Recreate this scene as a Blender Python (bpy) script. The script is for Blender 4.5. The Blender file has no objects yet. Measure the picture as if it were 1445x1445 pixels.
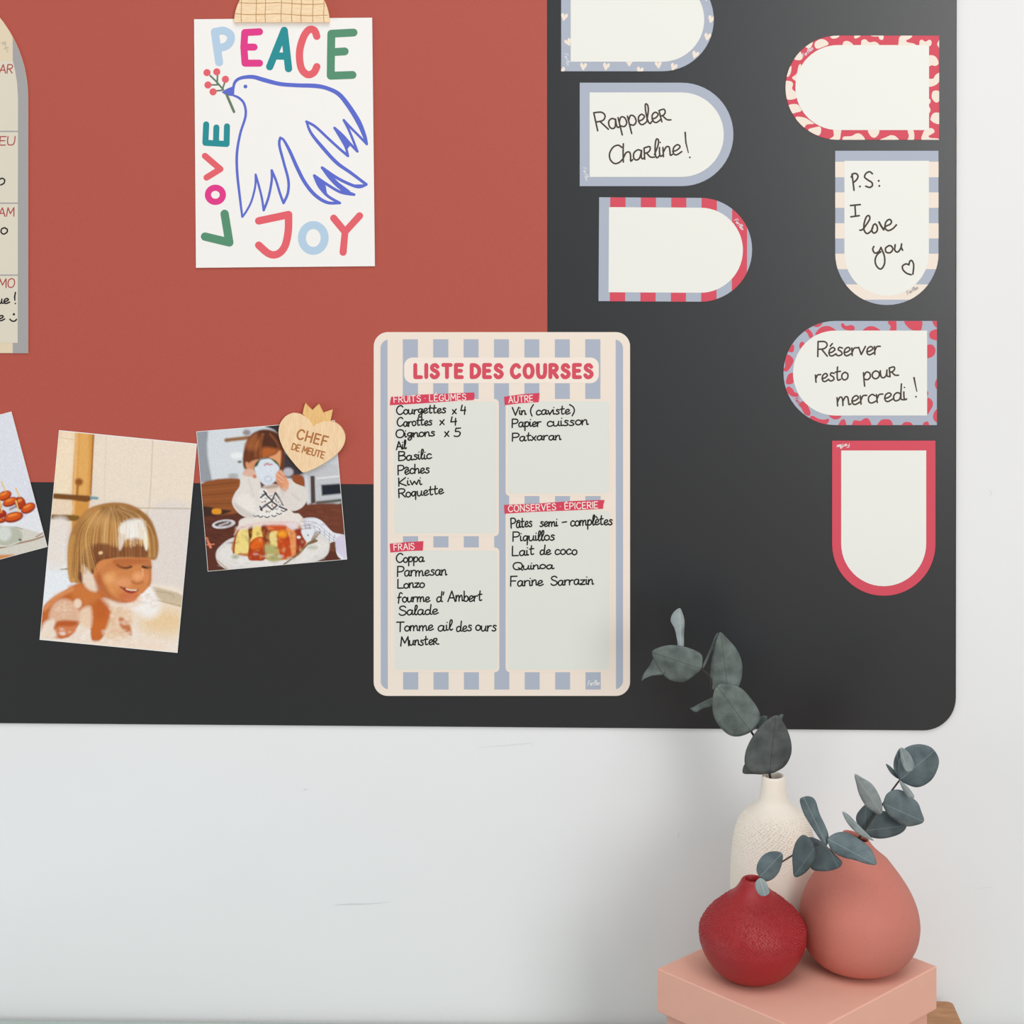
import bpy, bmesh, math, random
import numpy as np
from mathutils import Vector
from mathutils.geometry import delaunay_2d_cdt
random.seed(7)
S = bpy.context.scene
COL = S.collection
# ------------------------------------------------------------------ camera
FP = 2760.0                      # focal length in pixels of a 1445 px frame
PX, PY = 722.5, 140.0            # principal point
YAW = math.radians(1.2)
CAM = Vector((0.0, -1.6, 1.495))
cd = bpy.data.cameras.new('camera'); cam = bpy.data.objects.new('camera', cd); COL.objects.link(cam)
cam.location = CAM; cam.rotation_euler = (math.pi/2, 0, YAW)
cd.sensor_width = 36; cd.lens = 36*FP/1445; cd.shift_y = -(722.5-PY)/1445; cd.clip_start = 0.05
S.camera = cam
# ------------------------------------------------------------------ world, lights, exposure
w = bpy.data.worlds.new('world'); S.world = w; w.use_nodes = True
bg = w.node_tree.nodes['Background']; bg.inputs[0].default_value = (0.93, 0.97, 1.0, 1); bg.inputs[1].default_value = 0.50
def area(name, loc, target, sx, sy, power, colr):
    l = bpy.data.lights.new(name, 'AREA'); l.shape = 'RECTANGLE'; l.size = sx; l.size_y = sy; l.energy = power; l.color = colr
    o = bpy.data.objects.new(name, l); COL.objects.link(o); o.location = loc
    o.rotation_euler = (Vector(target)-Vector(loc)).to_track_quat('-Z', 'Y').to_euler()
    return o
area('window_light', (1.38, -2.6, 1.75), (0.1, 0, 1.2), 1.1, 1.7, 40, (1.0, 0.985, 0.965))
area('left_fill_light', (-2.6, -1.25, 0.55), (-0.1, 0, 0.7), 1.4, 1.1, 24, (0.95, 0.98, 1.0))  # added fill from low left, lifts the lower wall and the vase shadow
area('overhead_fill_light', (0.0, -1.7, 3.3), (0.0, -0.6, 0), 2.0, 1.6, 42, (1.0, 0.99, 0.97))  # added overhead fill that brightens the box top, no known fitting there
S.view_settings.view_transform = 'Standard'; S.view_settings.look = 'None'
S.view_settings.gamma = 1; S.view_settings.use_curve_mapping = False; S.view_settings.exposure = -0.32
# ------------------------------------------------------------------ helpers
def ray(px, py):
    a = (px-PX)/FP; b = (PY-py)/FP; s, c = math.sin(YAW), math.cos(YAW)
    return Vector((-s+c*a, c+s*a, b))
def W(px, py, off=0.0):                       # point on the plane 'off' metres in front of the wall
    d = ray(px, py); return CAM + d*((-off-CAM.y)/d.y)
def Z(px, py, depth):                         # point at a given distance along the view axis
    return CAM + ray(px, py)*depth
def H(px, py, z):                             # point on a horizontal plane
    d = ray(px, py); return CAM + d*((z-CAM.z)/d.z)
def lin(c):
    return tuple(((v/255)/12.92 if v/255 <= 0.04045 else ((v/255+0.055)/1.055)**2.4) for v in c[:3])
MATS = {}
def mat(name, rgb, rough=0.6, spec=0.3, var=0.0, scale=400, bump=0.0, bscale=900, second=None):
    if name in MATS: return MATS[name]
    m = bpy.data.materials.new(name); m.use_nodes = True; nt = m.node_tree; b = nt.nodes['Principled BSDF']
    c = lin(rgb); b.inputs['Base Color'].default_value = (*c, 1)
    b.inputs['Roughness'].default_value = rough; b.inputs['Specular IOR Level'].default_value = spec
    tc = nt.nodes.new('ShaderNodeTexCoord')
    if var > 0:
        n = nt.nodes.new('ShaderNodeTexNoise'); n.inputs['Scale'].default_value = scale; n.inputs['Detail'].default_value = 4
        nt.links.new(tc.outputs['Object'], n.inputs['Vector'])
        mx = nt.nodes.new('ShaderNodeMix'); mx.data_type = 'RGBA'
        c2 = lin(second) if second else tuple(v*(1+var) for v in c); c1 = c if second else tuple(v*(1-var) for v in c)
        mx.inputs[6].default_value = (*c1, 1); mx.inputs[7].default_value = (*c2, 1)
        cr = nt.nodes.new('ShaderNodeMapRange'); cr.inputs[1].default_value = 0.3; cr.inputs[2].default_value = 0.7
        nt.links.new(n.outputs['Fac'], cr.inputs[0]); nt.links.new(cr.outputs[0], mx.inputs[0])
        nt.links.new(mx.outputs[2], b.inputs['Base Color'])
    if bump > 0:
        n2 = nt.nodes.new('ShaderNodeTexNoise'); n2.inputs['Scale'].default_value = bscale; n2.inputs['Detail'].default_value = 3
        nt.links.new(tc.outputs['Object'], n2.inputs['Vector'])
        bp = nt.nodes.new('ShaderNodeBump'); bp.inputs['Strength'].default_value = bump; bp.inputs['Distance'].default_value = 0.001
        nt.links.new(n2.outputs['Fac'], bp.inputs['Height']); nt.links.new(bp.outputs[0], b.inputs['Normal'])
    MATS[name] = m; return m
def wood(name, c1, c2, sc=(60, 60, 600), rough=0.55):
    if name in MATS: return MATS[name]
    m = bpy.data.materials.new(name); m.use_nodes = True; nt = m.node_tree; b = nt.nodes['Principled BSDF']
    b.inputs['Roughness'].default_value = rough; b.inputs['Specular IOR Level'].default_value = 0.25
    tc = nt.nodes.new('ShaderNodeTexCoord'); mp = nt.nodes.new('ShaderNodeMapping'); mp.inputs['Scale'].default_value = sc
    n = nt.nodes.new('ShaderNodeTexNoise'); n.inputs['Scale'].default_value = 1.0; n.inputs['Detail'].default_value = 6; n.inputs['Distortion'].default_value = 0.6
    r = nt.nodes.new('ShaderNodeValToRGB'); r.color_ramp.elements[0].position = 0.3; r.color_ramp.elements[1].position = 0.72
    r.color_ramp.elements[0].color = (*lin(c1), 1); r.color_ramp.elements[1].color = (*lin(c2), 1)
    nt.links.new(tc.outputs['Object'], mp.inputs[0]); nt.links.new(mp.outputs[0], n.inputs['Vector'])
    nt.links.new(n.outputs['Fac'], r.inputs[0]); nt.links.new(r.outputs[0], b.inputs['Base Color'])
    MATS[name] = m; return m

class MB:                                      # mesh accumulator in world coordinates
    def __init__(s): s.v = []; s.f = []; s.p2 = {}
    def flush(s):                              # merge overlapping strokes into one non-overlapping sheet
        for off, polys in s.p2.items():
            V, F = [], []
            for q in polys:
                F.append(list(range(len(V), len(V)+len(q)))); V += [Vector((x, y)) for x, y in q]
            v2, _, f2, *_ = delaunay_2d_cdt(V, [], F, 0, 1e-4)
            v2 = [(float(q[0]), float(q[1])) for q in v2]; tri = np.array([[v2[k] for k in f] for f in f2]); ce = tri.mean(1); keep = np.zeros(len(ce), bool)
            for q in polys:
                r = np.zeros(len(ce), bool)
                for i in range(len(q)):
                    a, b = q[i-1], q[i]
                    if a[1] == b[1]: continue
                    r ^= ((a[1] > ce[:, 1]) != (b[1] > ce[:, 1])) & (ce[:, 0] < a[0]+(ce[:, 1]-a[1])*(b[0]-a[0])/(b[1]-a[1]))
                keep |= r
            f2 = [f for f, q in zip(f2, keep) if q]
            n = len(s.v); s.v += [tuple(W(q[0], q[1], off)) for q in v2]
            for f in f2:
                f = list(f); a2 = area2([(v2[k][0], v2[k][1]) for k in f]); s.f.append([n+k for k in (f[::-1] if a2 > 0 else f)])
        s.p2 = {}
    def face(s, pts):
        n = len(s.v); s.v += [tuple(p) for p in pts]; s.f.append(list(range(n, n+len(pts))))
    def build(s, name, material, parent=None, label=None, kind=None, smooth=False, loc=None):
        s.flush(); me = bpy.data.meshes.new(name)
        if parent is not None: o0 = Vector(parent['_o'])
        else: o0 = Vector(loc) if loc is not None else Vector((0, 0, 0))
        me.from_pydata([(a[0]-o0.x, a[1]-o0.y, a[2]-o0.z) for a in s.v], [], s.f); me.update()
        if smooth: me.shade_smooth()
        me.materials.append(material)
        o = bpy.data.objects.new(name, me); COL.objects.link(o)
        if parent is not None: o.parent = parent
        else: o.location = o0
        o['_o'] = tuple(o0)
        if label: o['label'] = label
        if kind: o['kind'] = kind
        return o
def tag(o, label, cat, group=None):
    o['label'] = label; o['category'] = cat
    if group: o['group'] = group
    return o
def empty(name, loc, label, cat, group=None):
    o = bpy.data.objects.new(name, None); COL.objects.link(o); o.location = loc; o['_o'] = tuple(loc)
    return tag(o, label, cat, group)

def area2(p): return 0.5*sum(p[i][0]*p[(i+1) % len(p)][1]-p[(i+1) % len(p)][0]*p[i][1] for i in range(len(p)))
def catmull(pts, n=8, closed=False):
    P = [np.array(p, float) for p in pts]; m = len(P); out = []
    if m < 3 and not closed: return [tuple(p) for p in P]
    rng = range(m if closed else m-1)
    for i in rng:
        if closed: p0, p1, p2, p3 = P[(i-1) % m], P[i], P[(i+1) % m], P[(i+2) % m]
        else: p0, p1, p2, p3 = P[max(i-1, 0)], P[i], P[i+1], P[min(i+2, m-1)]
        for k in range(n):
            t = k/n
            out.append(tuple(0.5*((2*p1)+(-p0+p2)*t+(2*p0-5*p1+4*p2-p3)*t*t+(-p0+3*p1-3*p2+p3)*t**3)))
    if not closed: out.append(tuple(P[-1]))
    return out
def clip(sub, cl):                              # Sutherland-Hodgman, cl convex
    if area2(cl) < 0: cl = cl[::-1]
    out = list(sub)
    for i in range(len(cl)):
        a, b = cl[i], cl[(i+1) % len(cl)]
        ins = lambda p: (b[0]-a[0])*(p[1]-a[1])-(b[1]-a[1])*(p[0]-a[0]) >= -1e-9
        src, out = out, []
        for j in range(len(src)):
            p, q = src[j-1], src[j]
            if ins(q) != ins(p):
                d1 = (b[0]-a[0])*(p[1]-a[1])-(b[1]-a[1])*(p[0]-a[0]); d2 = (b[0]-a[0])*(q[1]-a[1])-(b[1]-a[1])*(q[0]-a[0])
                t = d1/(d1-d2); out.append((p[0]+(q[0]-p[0])*t, p[1]+(q[1]-p[1])*t))
            if ins(q): out.append(q)
        if not out: return []
    return out
def flat(pts, off):                             # one face on the wall plane, facing the room
    p = list(pts)
    if area2(p) > 0: p = p[::-1]                # pixel y runs down: keeps the normal towards -y
    m = MB(); m.face([W(x, y, off) for x, y in p]); return m
def slab(pts, o0, o1, bev=0.0):                 # plate between offsets o0 (back) and o1 (front)
    p = list(pts)
    if area2(p) > 0: p = p[::-1]
    m = MB(); fr = [W(x, y, o1) for x, y in p]; n = len(fr)
    if bev > 0:
        c = sum(fr, Vector())/n; inner = []
        for i in range(n):
            a, b, d = fr[i-1], fr[i], fr[(i+1) % n]
            e1 = (b-a).normalized(); e2 = (d-b).normalized()
            n1 = Vector((-e1.z, 0, e1.x)); n2 = Vector((-e2.z, 0, e2.x)); nn = (n1+n2)
            if nn.length < 1e-6: nn = n1
            nn.normalize(); k = max(0.4, nn.dot(n1)); q = b+nn*bev/k; q2 = b-nn*bev/k
            inner.append(q)
        def ar(pp): return abs(sum(pp[i].x*pp[(i+1) % n].z-pp[(i+1) % n].x*pp[i].z for i in range(n)))
        if ar(inner) > ar(fr): inner = [fr[i]*2-inner[i] for i in range(n)]
        mid = [Vector((q.x, q.y+bev, q.z)) for q in fr]; rings = [inner, mid]
    else: rings = [fr]
    rings.append([Vector((q.x, -o0, q.z)) for q in fr])
    m.face(rings[0])
    idx = []; base = len(m.v)
    for r in rings: idx.append(len(m.v)); m.v += [tuple(q) for q in r]
    for k in range(len(rings)-1):
        for i in range(n):
            j = (i+1) % n; m.f.append([idx[k]+j, idx[k]+i, idx[k+1]+i, idx[k+1]+j])
    m.f.append(list(range(idx[-1]+n-1, idx[-1]-1, -1)))
    return m
def rrect(x0, y0, x1, y1, r, n=8):
    out = []
    for cx, cy, a0 in ((x1-r, y0+r, -90), (x1-r, y1-r, 0), (x0+r, y1-r, 90), (x0+r, y0+r, 180)):
        for k in range(n+1):
            a = math.radians(a0+90*k/n); out.append((cx+r*math.cos(a), cy+r*math.sin(a)))
    return out
def ribbon(m, pts, wid, off, wid2=None, cap=True):        # stroke in pixel units on the wall plane
    P = [np.array(p, float) for p in pts]; n = len(P)
    ws = wid if isinstance(wid, (list, tuple)) else [wid]*n
    if len(ws) != n: ws = list(np.interp(np.linspace(0, 1, n), np.linspace(0, 1, len(ws)), ws))
    def disc(p, r):
        k = 10 if r < 3 else 18
        m.p2.setdefault(off, []).append([(p[0]+r*math.cos(2*math.pi*i/k), p[1]+r*math.sin(2*math.pi*i/k)) for i in range(k)])
    if n == 1: disc(P[0], ws[0]/2); return
    nr = []
    for i in range(n):
        a = P[max(i-1, 0)]; b = P[min(i+1, n-1)]; d = b-a; L = np.hypot(*d)
        nr.append(np.array((-d[1], d[0]))/L if L > 1e-9 else np.array((0, 1.)))
    for i in range(n-1):
        d = P[i+1]-P[i]; L = np.hypot(*d)
        if L < 1e-6: continue
        s = np.array((-d[1], d[0]))/L
        na = nr[i] if (i > 0 and np.dot(nr[i], s) > 0.94) else s
        nb = nr[i+1] if (i < n-2 and np.dot(nr[i+1], s) > 0.94) else s
        q = [P[i]-na*ws[i]/2, P[i]+na*ws[i]/2, P[i+1]+nb*ws[i+1]/2, P[i+1]-nb*ws[i+1]/2]
        if area2(q) < 0: q = q[::-1]
        m.p2.setdefault(off, []).append([(float(x), float(y)) for x, y in q])
        if i > 0 and np.dot(nr[i], s) <= 0.94: disc(P[i], ws[i]/2)
    if cap: disc(P[0], ws[0]/2); disc(P[-1], ws[-1]/2)
# ------------------------------------------------------------------ single stroke alphabet (p = straight, s = smooth), cap height 1
G = {
 'A': (.7, ['p0,0 .35,1 .7,0', 'p.13,.35 .57,.35']), 'B': (.56, ['p0,0 0,1', 's0,1 .4,.95 .48,.76 .36,.58 0,.53', 's0,.53 .43,.5 .56,.27 .4,.04 0,0']),
 'C': (.64, ['s.62,.84 .45,.99 .2,.92 .02,.6 .05,.25 .25,.01 .48,.03 .64,.18']), 'D': (.6, ['p0,0 0,1', 's0,1 .35,.95 .6,.7 .6,.3 .35,.04 0,0']),
 'E': (.5, ['p.5,1 0,1 0,0 .5,0', 'p0,.52 .42,.52']), 'F': (.5, ['p.5,1 0,1 0,0', 'p0,.52 .4,.52']),
 'G': (.64, ['s.6,.84 .42,.99 .18,.9 .02,.6 .05,.25 .25,.01 .5,.05 .64,.2', 'p.64,.2 .64,.44 .4,.44']), 'H': (.58, ['p0,0 0,1', 'p.58,0 .58,1', 'p0,.5 .58,.5']),
 'I': (.0, ['p0,0 0,1']), 'J': (.4, ['s.4,1 .4,.3 .3,.05 .12,0 0,.15']), 'K': (.55, ['p0,0 0,1', 'p.5,1 0,.42 .55,0']), 'L': (.48, ['p0,1 0,0 .48,0']),
 'M': (.78, ['p0,0 .08,1 .39,.3 .7,1 .78,0']), 'N': (.6, ['p0,0 0,1 .6,0 .6,1']), 'O': (.68, ['s.34,1 .1,.88 0,.5 .1,.12 .34,0 .58,.12 .68,.5 .58,.88 .34,1']),
 'P': (.54, ['p0,0 0,1', 's0,1 .4,.97 .54,.75 .4,.5 0,.45']), 'Q': (.7, ['s.34,1 .1,.88 0,.5 .1,.12 .34,0 .58,.12 .68,.5 .58,.88 .34,1', 'p.4,.25 .72,-.08']),
 'R': (.56, ['p0,0 0,1', 's0,1 .4,.97 .54,.75 .38,.52 0,.48', 'p.22,.48 .56,0']), 'S': (.54, ['s.5,.84 .34,.99 .1,.93 .04,.72 .2,.56 .42,.45 .54,.25 .4,.03 .15,.0 .0,.16']),
 'T': (.62, ['p0,1 .62,1', 'p.31,1 .31,0']), 'U': (.6, ['s0,1 0,.4 .1,.06 .3,0 .5,.06 .6,.4 .6,1']), 'V': (.64, ['p0,1 .32,0 .64,1']), 'Y': (.6, ['p0,1 .3,.5', 'p.6,1 .3,.5 .3,0']),
 'X': (.55, ['p0,0 .55,1', 'p0,1 .55,0']), '.': (.05, ['p.02,.02']), '*': (.12, ['p.06,.5']), ':': (.05, ['p.02,.1', 'p.02,.45']), '!': (.08, ['p.02,1 .06,.32', 'p.07,.03']),
 "'": (.06, ['p.06,1.05 .0,.75']), '-': (.3, ['p0,.3 .3,.33']), '(': (.18, ['s.18,1.1 .02,.7 0,.3 .12,-.1']), ')': (.18, ['s0,1.1 .16,.75 .18,.3 .04,-.15']),
 '4': (.55, ['p.12,1 .02,.38 .5,.42', 'p.42,.8 .4,-.05']), '5': (.5, ['s.5,1 .3,.98 .15,1', 's.15,1 .1,.62 .3,.62 .48,.4 .36,.05 .12,.02 0,.1']),
 'a': (.5, ['s.4,.48 .24,.56 .05,.42 .03,.14 .16,0 .32,.1 .42,.5', 's.42,.5 .4,.14 .46,.02 .56,.08']), 'b': (.42, ['s0,1 .02,.5 .02,.05', 's.02,.3 .18,.52 .36,.45 .4,.2 .28,.02 .04,.04']),
 'c': (.4, ['s.38,.45 .22,.56 .04,.38 .05,.1 .2,0 .42,.1']), 'd': (.5, ['s.4,.42 .22,.52 .04,.35 .06,.06 .22,.02 .38,.2 .46,1.05', 's.42,.4 .42,.1 .54,.03']),
 'e': (.42, ['s.02,.22 .22,.26 .38,.42 .26,.56 .07,.42 .05,.12 .2,.0 .46,.14']), 'f': (.4, ['s.42,.92 .28,1.02 .16,.85 .12,.3 .1,-.1', 'p0,.5 .34,.54']),
 'g': (.46, ['s.4,.46 .2,.55 .03,.38 .1,.14 .28,.18 .4,.45', 's.42,.52 .4,.0 .3,-.38 .12,-.4 .08,-.22 .24,-.06 .5,.12']), 'h': (.44, ['s.02,1 .0,.5 .0,.0', 's.0,.2 .14,.48 .3,.5 .36,.3 .36,.0 .46,.06']),
 'i': (.14, ['s.02,.52 .02,.2 .06,.02 .16,.06', 'p.06,.8']), 'j': (.2, ['s.12,.5 .12,-.2 0,-.35', 'p.12,.8']), 'k': (.42, ['p0,1 0,0', 'p.36,.55 .02,.25 .4,0']),
 'l': (.2, ['s.0,.2 .18,.7 .2,1 .1,1.05 .04,.7 .04,.2 .12,.0 .24,.1']), 'm': (.7, ['p.0,.52 .02,.0', 's.02,.25 .14,.52 .26,.5 .3,.25 .3,.0', 's.3,.25 .44,.52 .56,.5 .6,.25 .62,.03 .72,.06']),
 'n': (.42, ['p.0,.52 .02,.0', 's.02,.25 .16,.52 .3,.5 .34,.25 .36,.03 .46,.06']), 'o': (.42, ['s.22,.55 .04,.42 .02,.16 .18,.0 .38,.12 .4,.4 .22,.55']),
 'p': (.44, ['p.02,.55 .04,-.42', 's.03,.3 .18,.56 .36,.48 .4,.2 .24,.02 .06,.08']), 'q': (.46, ['s.38,.46 .2,.55 .03,.35 .1,.05 .26,.1 .38,.45', 'p.4,.52 .36,-.4']),
 'r': (.34, ['p.0,.52 .03,.0', 's.03,.25 .14,.5 .34,.52']), 's': (.36, ['s.34,.5 .16,.56 .1,.4 .26,.28 .32,.1 .14,.0 .0,.06']), 't': (.36, ['s.16,.95 .12,.4 .16,.04 .34,.08', 'p.0,.6 .34,.64']),
 'u': (.46, ['s.0,.52 .02,.12 .16,.0 .32,.16 .38,.52', 's.38,.52 .36,.12 .48,.04']), 'v': (.4, ['p.0,.52 .16,.02 .4,.56']), 'w': (.62, ['p.0,.56 .14,.03 .3,.46 .46,.03 .62,.58']),
 'x': (.36, ['p.0,.0 .36,.55', 'p.02,.5 .34,.02']), 'y': (.42, ['s.0,.52 .04,.2 .2,.15 .36,.5', 's.36,.5 .34,-.1 .18,-.42 .02,-.3']), 'z': (.4, ['p.02,.5 .38,.52 .02,.02 .4,.04']),
 '~': (.46, ['p.0,.62 .02,.0', 's.0,.62 .26,.66 .3,.5 .2,.36 .05,.32', 's.12,.33 .3,.08 .5,.04']),   # small capital R used in this handwriting
 '^': (0, ['p-.44,.68 -.24,.82 -.06,.7']), '/': (0, ['p-.32,.68 -.2,.85']), '`': (0, ['p-.34,.85 -.2,.7']), '@': (0, ['p-.34,1.12 -.18,1.28']),   # accents over the letter before
}
def parse(st):
    return st[0], [tuple(float(v) for v in q.split(',')) for q in st[1:].split()]
def text(m, s, x0, y0, x1, y1, ch, wid, off, gap=.13, slant=0.0, jit=0.0, rnd=None, n=5):
    """string laid from (x0,y0) to (x1,y1) on its baseline, ch = cap height in pixels"""
    cur = 0; lay = []
    for c in s:
        if c == ' ': cur += .38; continue
        gw, st = G[c]
        if c in '^/`@': lay.append((c, cur-gap, st)); continue
        lay.append((c, cur, st)); cur += gw+gap
    tot = cur-gap; dx, dy = x1-x0, y1-y0; L = math.hypot(dx, dy); sx = L/tot; ux, uy = dx/L, dy/L
    for c, cx, st in lay:
        j = (rnd.uniform(-jit, jit), rnd.uniform(-jit, jit), 1+rnd.uniform(-jit, jit)) if rnd else (0, 0, 1)
        for q in st:
            k, pts = parse(q)
            if k == 's': pts = catmull(pts, n)
            out = []
            for (gx, gy) in pts:
                X = (cx+gx+j[0]*.3)*sx + slant*gy*ch; Y = (gy*j[2]+j[1])*ch
                out.append((x0+X*ux+Y*uy, y0+X*uy-Y*ux))
            ribbon(m, out, wid, off)
def T(pts, o, s): return [(p[0]/s+o[0], p[1]/s+o[1]) for p in pts]

# ------------------------------------------------------------------ palette
M_wall = mat('matt_white_wall', (233, 234, 235), 0.85, 0.2, 0.012, 6, 0.06, 260)
M_black = mat('charcoal_board', (12, 17, 23), 0.365, 0.85, 0.10, 1500, 0.05, 1500)
M_red = mat('brick_red_board', (178, 80, 66), 0.5, 0.5, 0.05, 1500, 0.05, 1500)
M_edge = mat('board_edge', (235, 235, 235), 0.6)
M_blue = mat('grey_blue_print', (173, 181, 197), 0.5, 0.3)
M_pink = mat('raspberry_print', (214, 78, 96), 0.5, 0.3)
M_cream = mat('cream_print', (239, 226, 213), 0.5, 0.3)
M_white = mat('dry_wipe_white', (235, 236, 230), 0.42, 0.35)
M_paper = mat('white_paper', (242, 241, 239), 0.7, 0.2, 0.01, 900)
M_ink = mat('black_ink', (22, 18, 18), 0.5, 0.3)
M_brownink = mat('brown_black_ink', (72, 60, 50), 0.5, 0.3)
M_beige = mat('beige_writing_area', (219, 213, 196), 0.5, 0.3)
M_sand = mat('sand_print', (224, 209, 182), 0.5, 0.3)
M_grey = mat('planner_grey_print', (164, 162, 164), 0.5, 0.3)
M_maroon = mat('maroon_print', (172, 72, 68), 0.5, 0.3)
M_logo = mat('pale_logo_print', (225, 226, 232), 0.5, 0.3)

# ------------------------------------------------------------------ the room
def box(m, x0, y0, z0, x1, y1, z1):
    v = [(x, y, z) for z in (z0, z1) for y in (y0, y1) for x in (x0, x1)]; n = len(m.v); m.v += v
    for f in ((0, 2, 3, 1), (4, 5, 7, 6), (0, 1, 5, 4), (2, 6, 7, 3), (0, 4, 6, 2), (1, 3, 7, 5)): m.f.append([n+i for i in f])
m = MB(); box(m, -2.2, 0.0, 0.0, 2.2, 0.12, 2.6); wall = m.build('wall_back', M_wall, kind='structure')
m = MB(); box(m, -2.2, -3.2, -0.05, 2.2, 0.12, 0.0); m.build('floor', wood('oak_floor', (168, 134, 100), (196, 164, 128), (8, 60, 8)), kind='structure')
M_scuff = mat('wall_scuff', (214, 216, 218), 0.85, 0.2); M_scuff2 = mat('faint_scuff', (224, 225, 226), 0.85, 0.2)
for pts, wd, mm in (([(470, 1277.5), (495, 1276), (520, 1275.5), (550, 1273)], [.3, 2.2, 1.2, .3], M_scuff),
                ([(672, 1055), (700, 1053), (735, 1050), (748, 1049), (753, 1052)], [.3, .8, 1, 1, .3], M_scuff2),
                ([(429, 1114), (433, 1114.5)], [1.8, 1.4], M_scuff), ([(1396, 692), (1399, 695), (1397, 700)], [1, 1.4, 1], M_scuff2),
                ([(958, 1176), (957, 1182)], [1.2, 1], M_scuff), ([(1375, 1254), (1400, 1252)], [.4, .9], M_scuff2)):
    m = MB(); ribbon(m, catmull(pts, 6), wd, 0.0002); m.build('scuff_mark', mm, wall)

# ------------------------------------------------------------------ board
B1 = 0.0020; B2 = 0.0023
br = [(-420, -330), (1350.5, -330), (1349, 985)]
cx, cy, r = 1303, 985, 46
for k in range(0, 13):
    a = math.radians(90*k/12); br.append((cx+r*math.cos(a), 985+r*math.sin(a)))
br += [(-420, 1017.5)]
board = slab(br, 0.0003, B1, 0.0004).build('magnetic_board', M_black, loc=W(460, 1020, 0))
tag(board, 'large charcoal wall board with rounded corner and brick-red field, covered in notes', 'board')
slab([(-420, -330), (771.5, -330), (772.5, 684.8), (-420, 677.5)], B1-0.0001, B2).build('red_field', M_red, board, label='brick-red panel filling the upper left of the board')
N0 = B1; PB = B2

# ------------------------------------------------------------------ arch notes
def dshape(x0, y0, x1, y1, d, n=28):
    out = []
    if d == 'R':
        r = (y1-y0)/2; out = [(x0, y0)]
        for k in range(n+1):
            a = math.pi*(-.5+k/n); out.append((x1-r+r*math.cos(a), y0+r+r*math.sin(a)))
        out.append((x0, y1))
    elif d == 'L':
        r = (y1-y0)/2; out = [(x1, y1)]
        for k in range(n+1):
            a = math.pi*(.5+k/n); out.append((x0+r+r*math.cos(a), y0+r+r*math.sin(a)))
        out.append((x1, y0))
    else:
        r = (x1-x0)/2; out = [(x1, y0)]
        for k in range(n+1):
            a = math.pi*k/n; out.append((x0+r+r*math.cos(a), y1-r+r*math.sin(a)))
        out.append((x0, y0))
    return out
def rot(pts, c, deg):
    a = math.radians(deg); s, k = math.sin(a), math.cos(a)
    return [(c[0]+(x-c[0])*k-(y-c[1])*s, c[1]+(x-c[0])*s+(y-c[1])*k) for x, y in pts]
GRP = 'arch-shaped memo notes on the charcoal board'
TH = 0.0008; L1 = TH+0.00008; L2 = TH+0.00016; L3 = TH+0.00024
def note(out, inn, d, m0, label, deg=0.0):
    c = (out[0], out[1]); po = rot(dshape(*out, d), c, deg); pi_ = rot(dshape(*inn, d), c, deg)
    ctr = W((out[0]+out[2])/2, (out[1]+out[3])/2, N0)
    o = tag(slab(po, N0, N0+TH, 0.0002).build('memo_note', m0, loc=ctr), label, 'note', GRP)
    a = flat(pi_, N0+L2).build('writing_area', M_white, o, label='plain off-white writing area')
    return o, po, a
def logo(o, x0, y0, x1, y1, ch, mt=None, off=N0+L3):
    m = MB(); text(m, 'Ferflex', x0, y0, x1, y1, ch, .75, off, gap=.04, slant=.2, n=3); return m.build('logo', mt or M_logo, o)

# 1 hearts
o, po, a = note((791.8, -45, 1007.3, 100.7), (805.3, -32, 993.8, 87.2), 'R', M_blue, 'grey-blue arch note with cream hearts on its border, cut off at the top edge')
hp = [(0, 1), (-.55, .35), (-.95, -.25), (-.8, -.8), (-.35, -.85), (0, -.4), (.35, -.9), (.85, -.8), (.95, -.2), (.5, .4)]
for i, (hx, hy, ha) in enumerate([(78, 115, 10), (105, 287, -25), (208, 452, 5), (363, 452, 10), (520, 425, 0), (592, 480, 15), (718, 440, -5), (822, 455, 20), (968, 372, 20), (1052, 250, 10), (1078, 130, 15), (60, 480, 0), (78, -60, 10), (1040, -20, -10)]):
    pts = rot([(hx+x*24, hy+y*27) for x, y in hp], (hx, hy), ha)
    pts = clip(catmull(T(pts, (780, 0), 4.817), 4, True), po)
    if len(pts) > 3: flat(pts, N0+L1).build('heart_print', M_cream, o)
logo(o, 796, 76, 800, 93, 5)
# 2 rappeler
o, po, a = note((818, 116.7, 1035, 262.8), (832, 130.4, 1021.4, 249.7), 'R', M_blue, 'plain grey-blue bordered arch note handwritten Rappeler Charline !')
R1 = random.Random(3)
m = MB(); text(m, 'Rappele~', 843.5, 184.5, 946, 170.5, 26, 2.3, N0+L3, gap=.05, slant=-.08, jit=.02, rnd=R1); m.build('handwriting', M_brownink, o)
m = MB(); text(m, 'Cha~line', 860, 231.5, 961, 217.5, 25, 2.3, N0+L3, gap=.04, slant=.12, jit=.02, rnd=R1)
ribbon(m, T([(900, 900), (905, 970), (922, 1038)], (780, 0), 4.817), [2.4, 2.2, 1.4], N0+L3); ribbon(m, T([(932, 1070)], (780, 0), 4.817), 2.6, N0+L3); m.build('handwriting', M_brownink, o)
logo(o, 822.5, 237, 826.5, 255, 5)
# 3 striped red
o, po, a = note((845.4, 278.4, 1061.9, 425), (859.5, 292.2, 1048.8, 412.3), 'R', M_blue, 'blank arch note with raspberry and grey-blue striped border', .35)
for x0, x1 in ((391, 495), (599, 702), (806, 908), (1012, 1116), (1220, 1322)):
    q = T([(x0, 170), (x1, 170), (x1-3, 915), (x0-3, 915)], (780, 240), 4.817)
    flat(clip(q, po), N0+L1).build('stripe', M_pink, o)
logo(o, 1036, 311, 1047, 325, 5)
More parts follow.
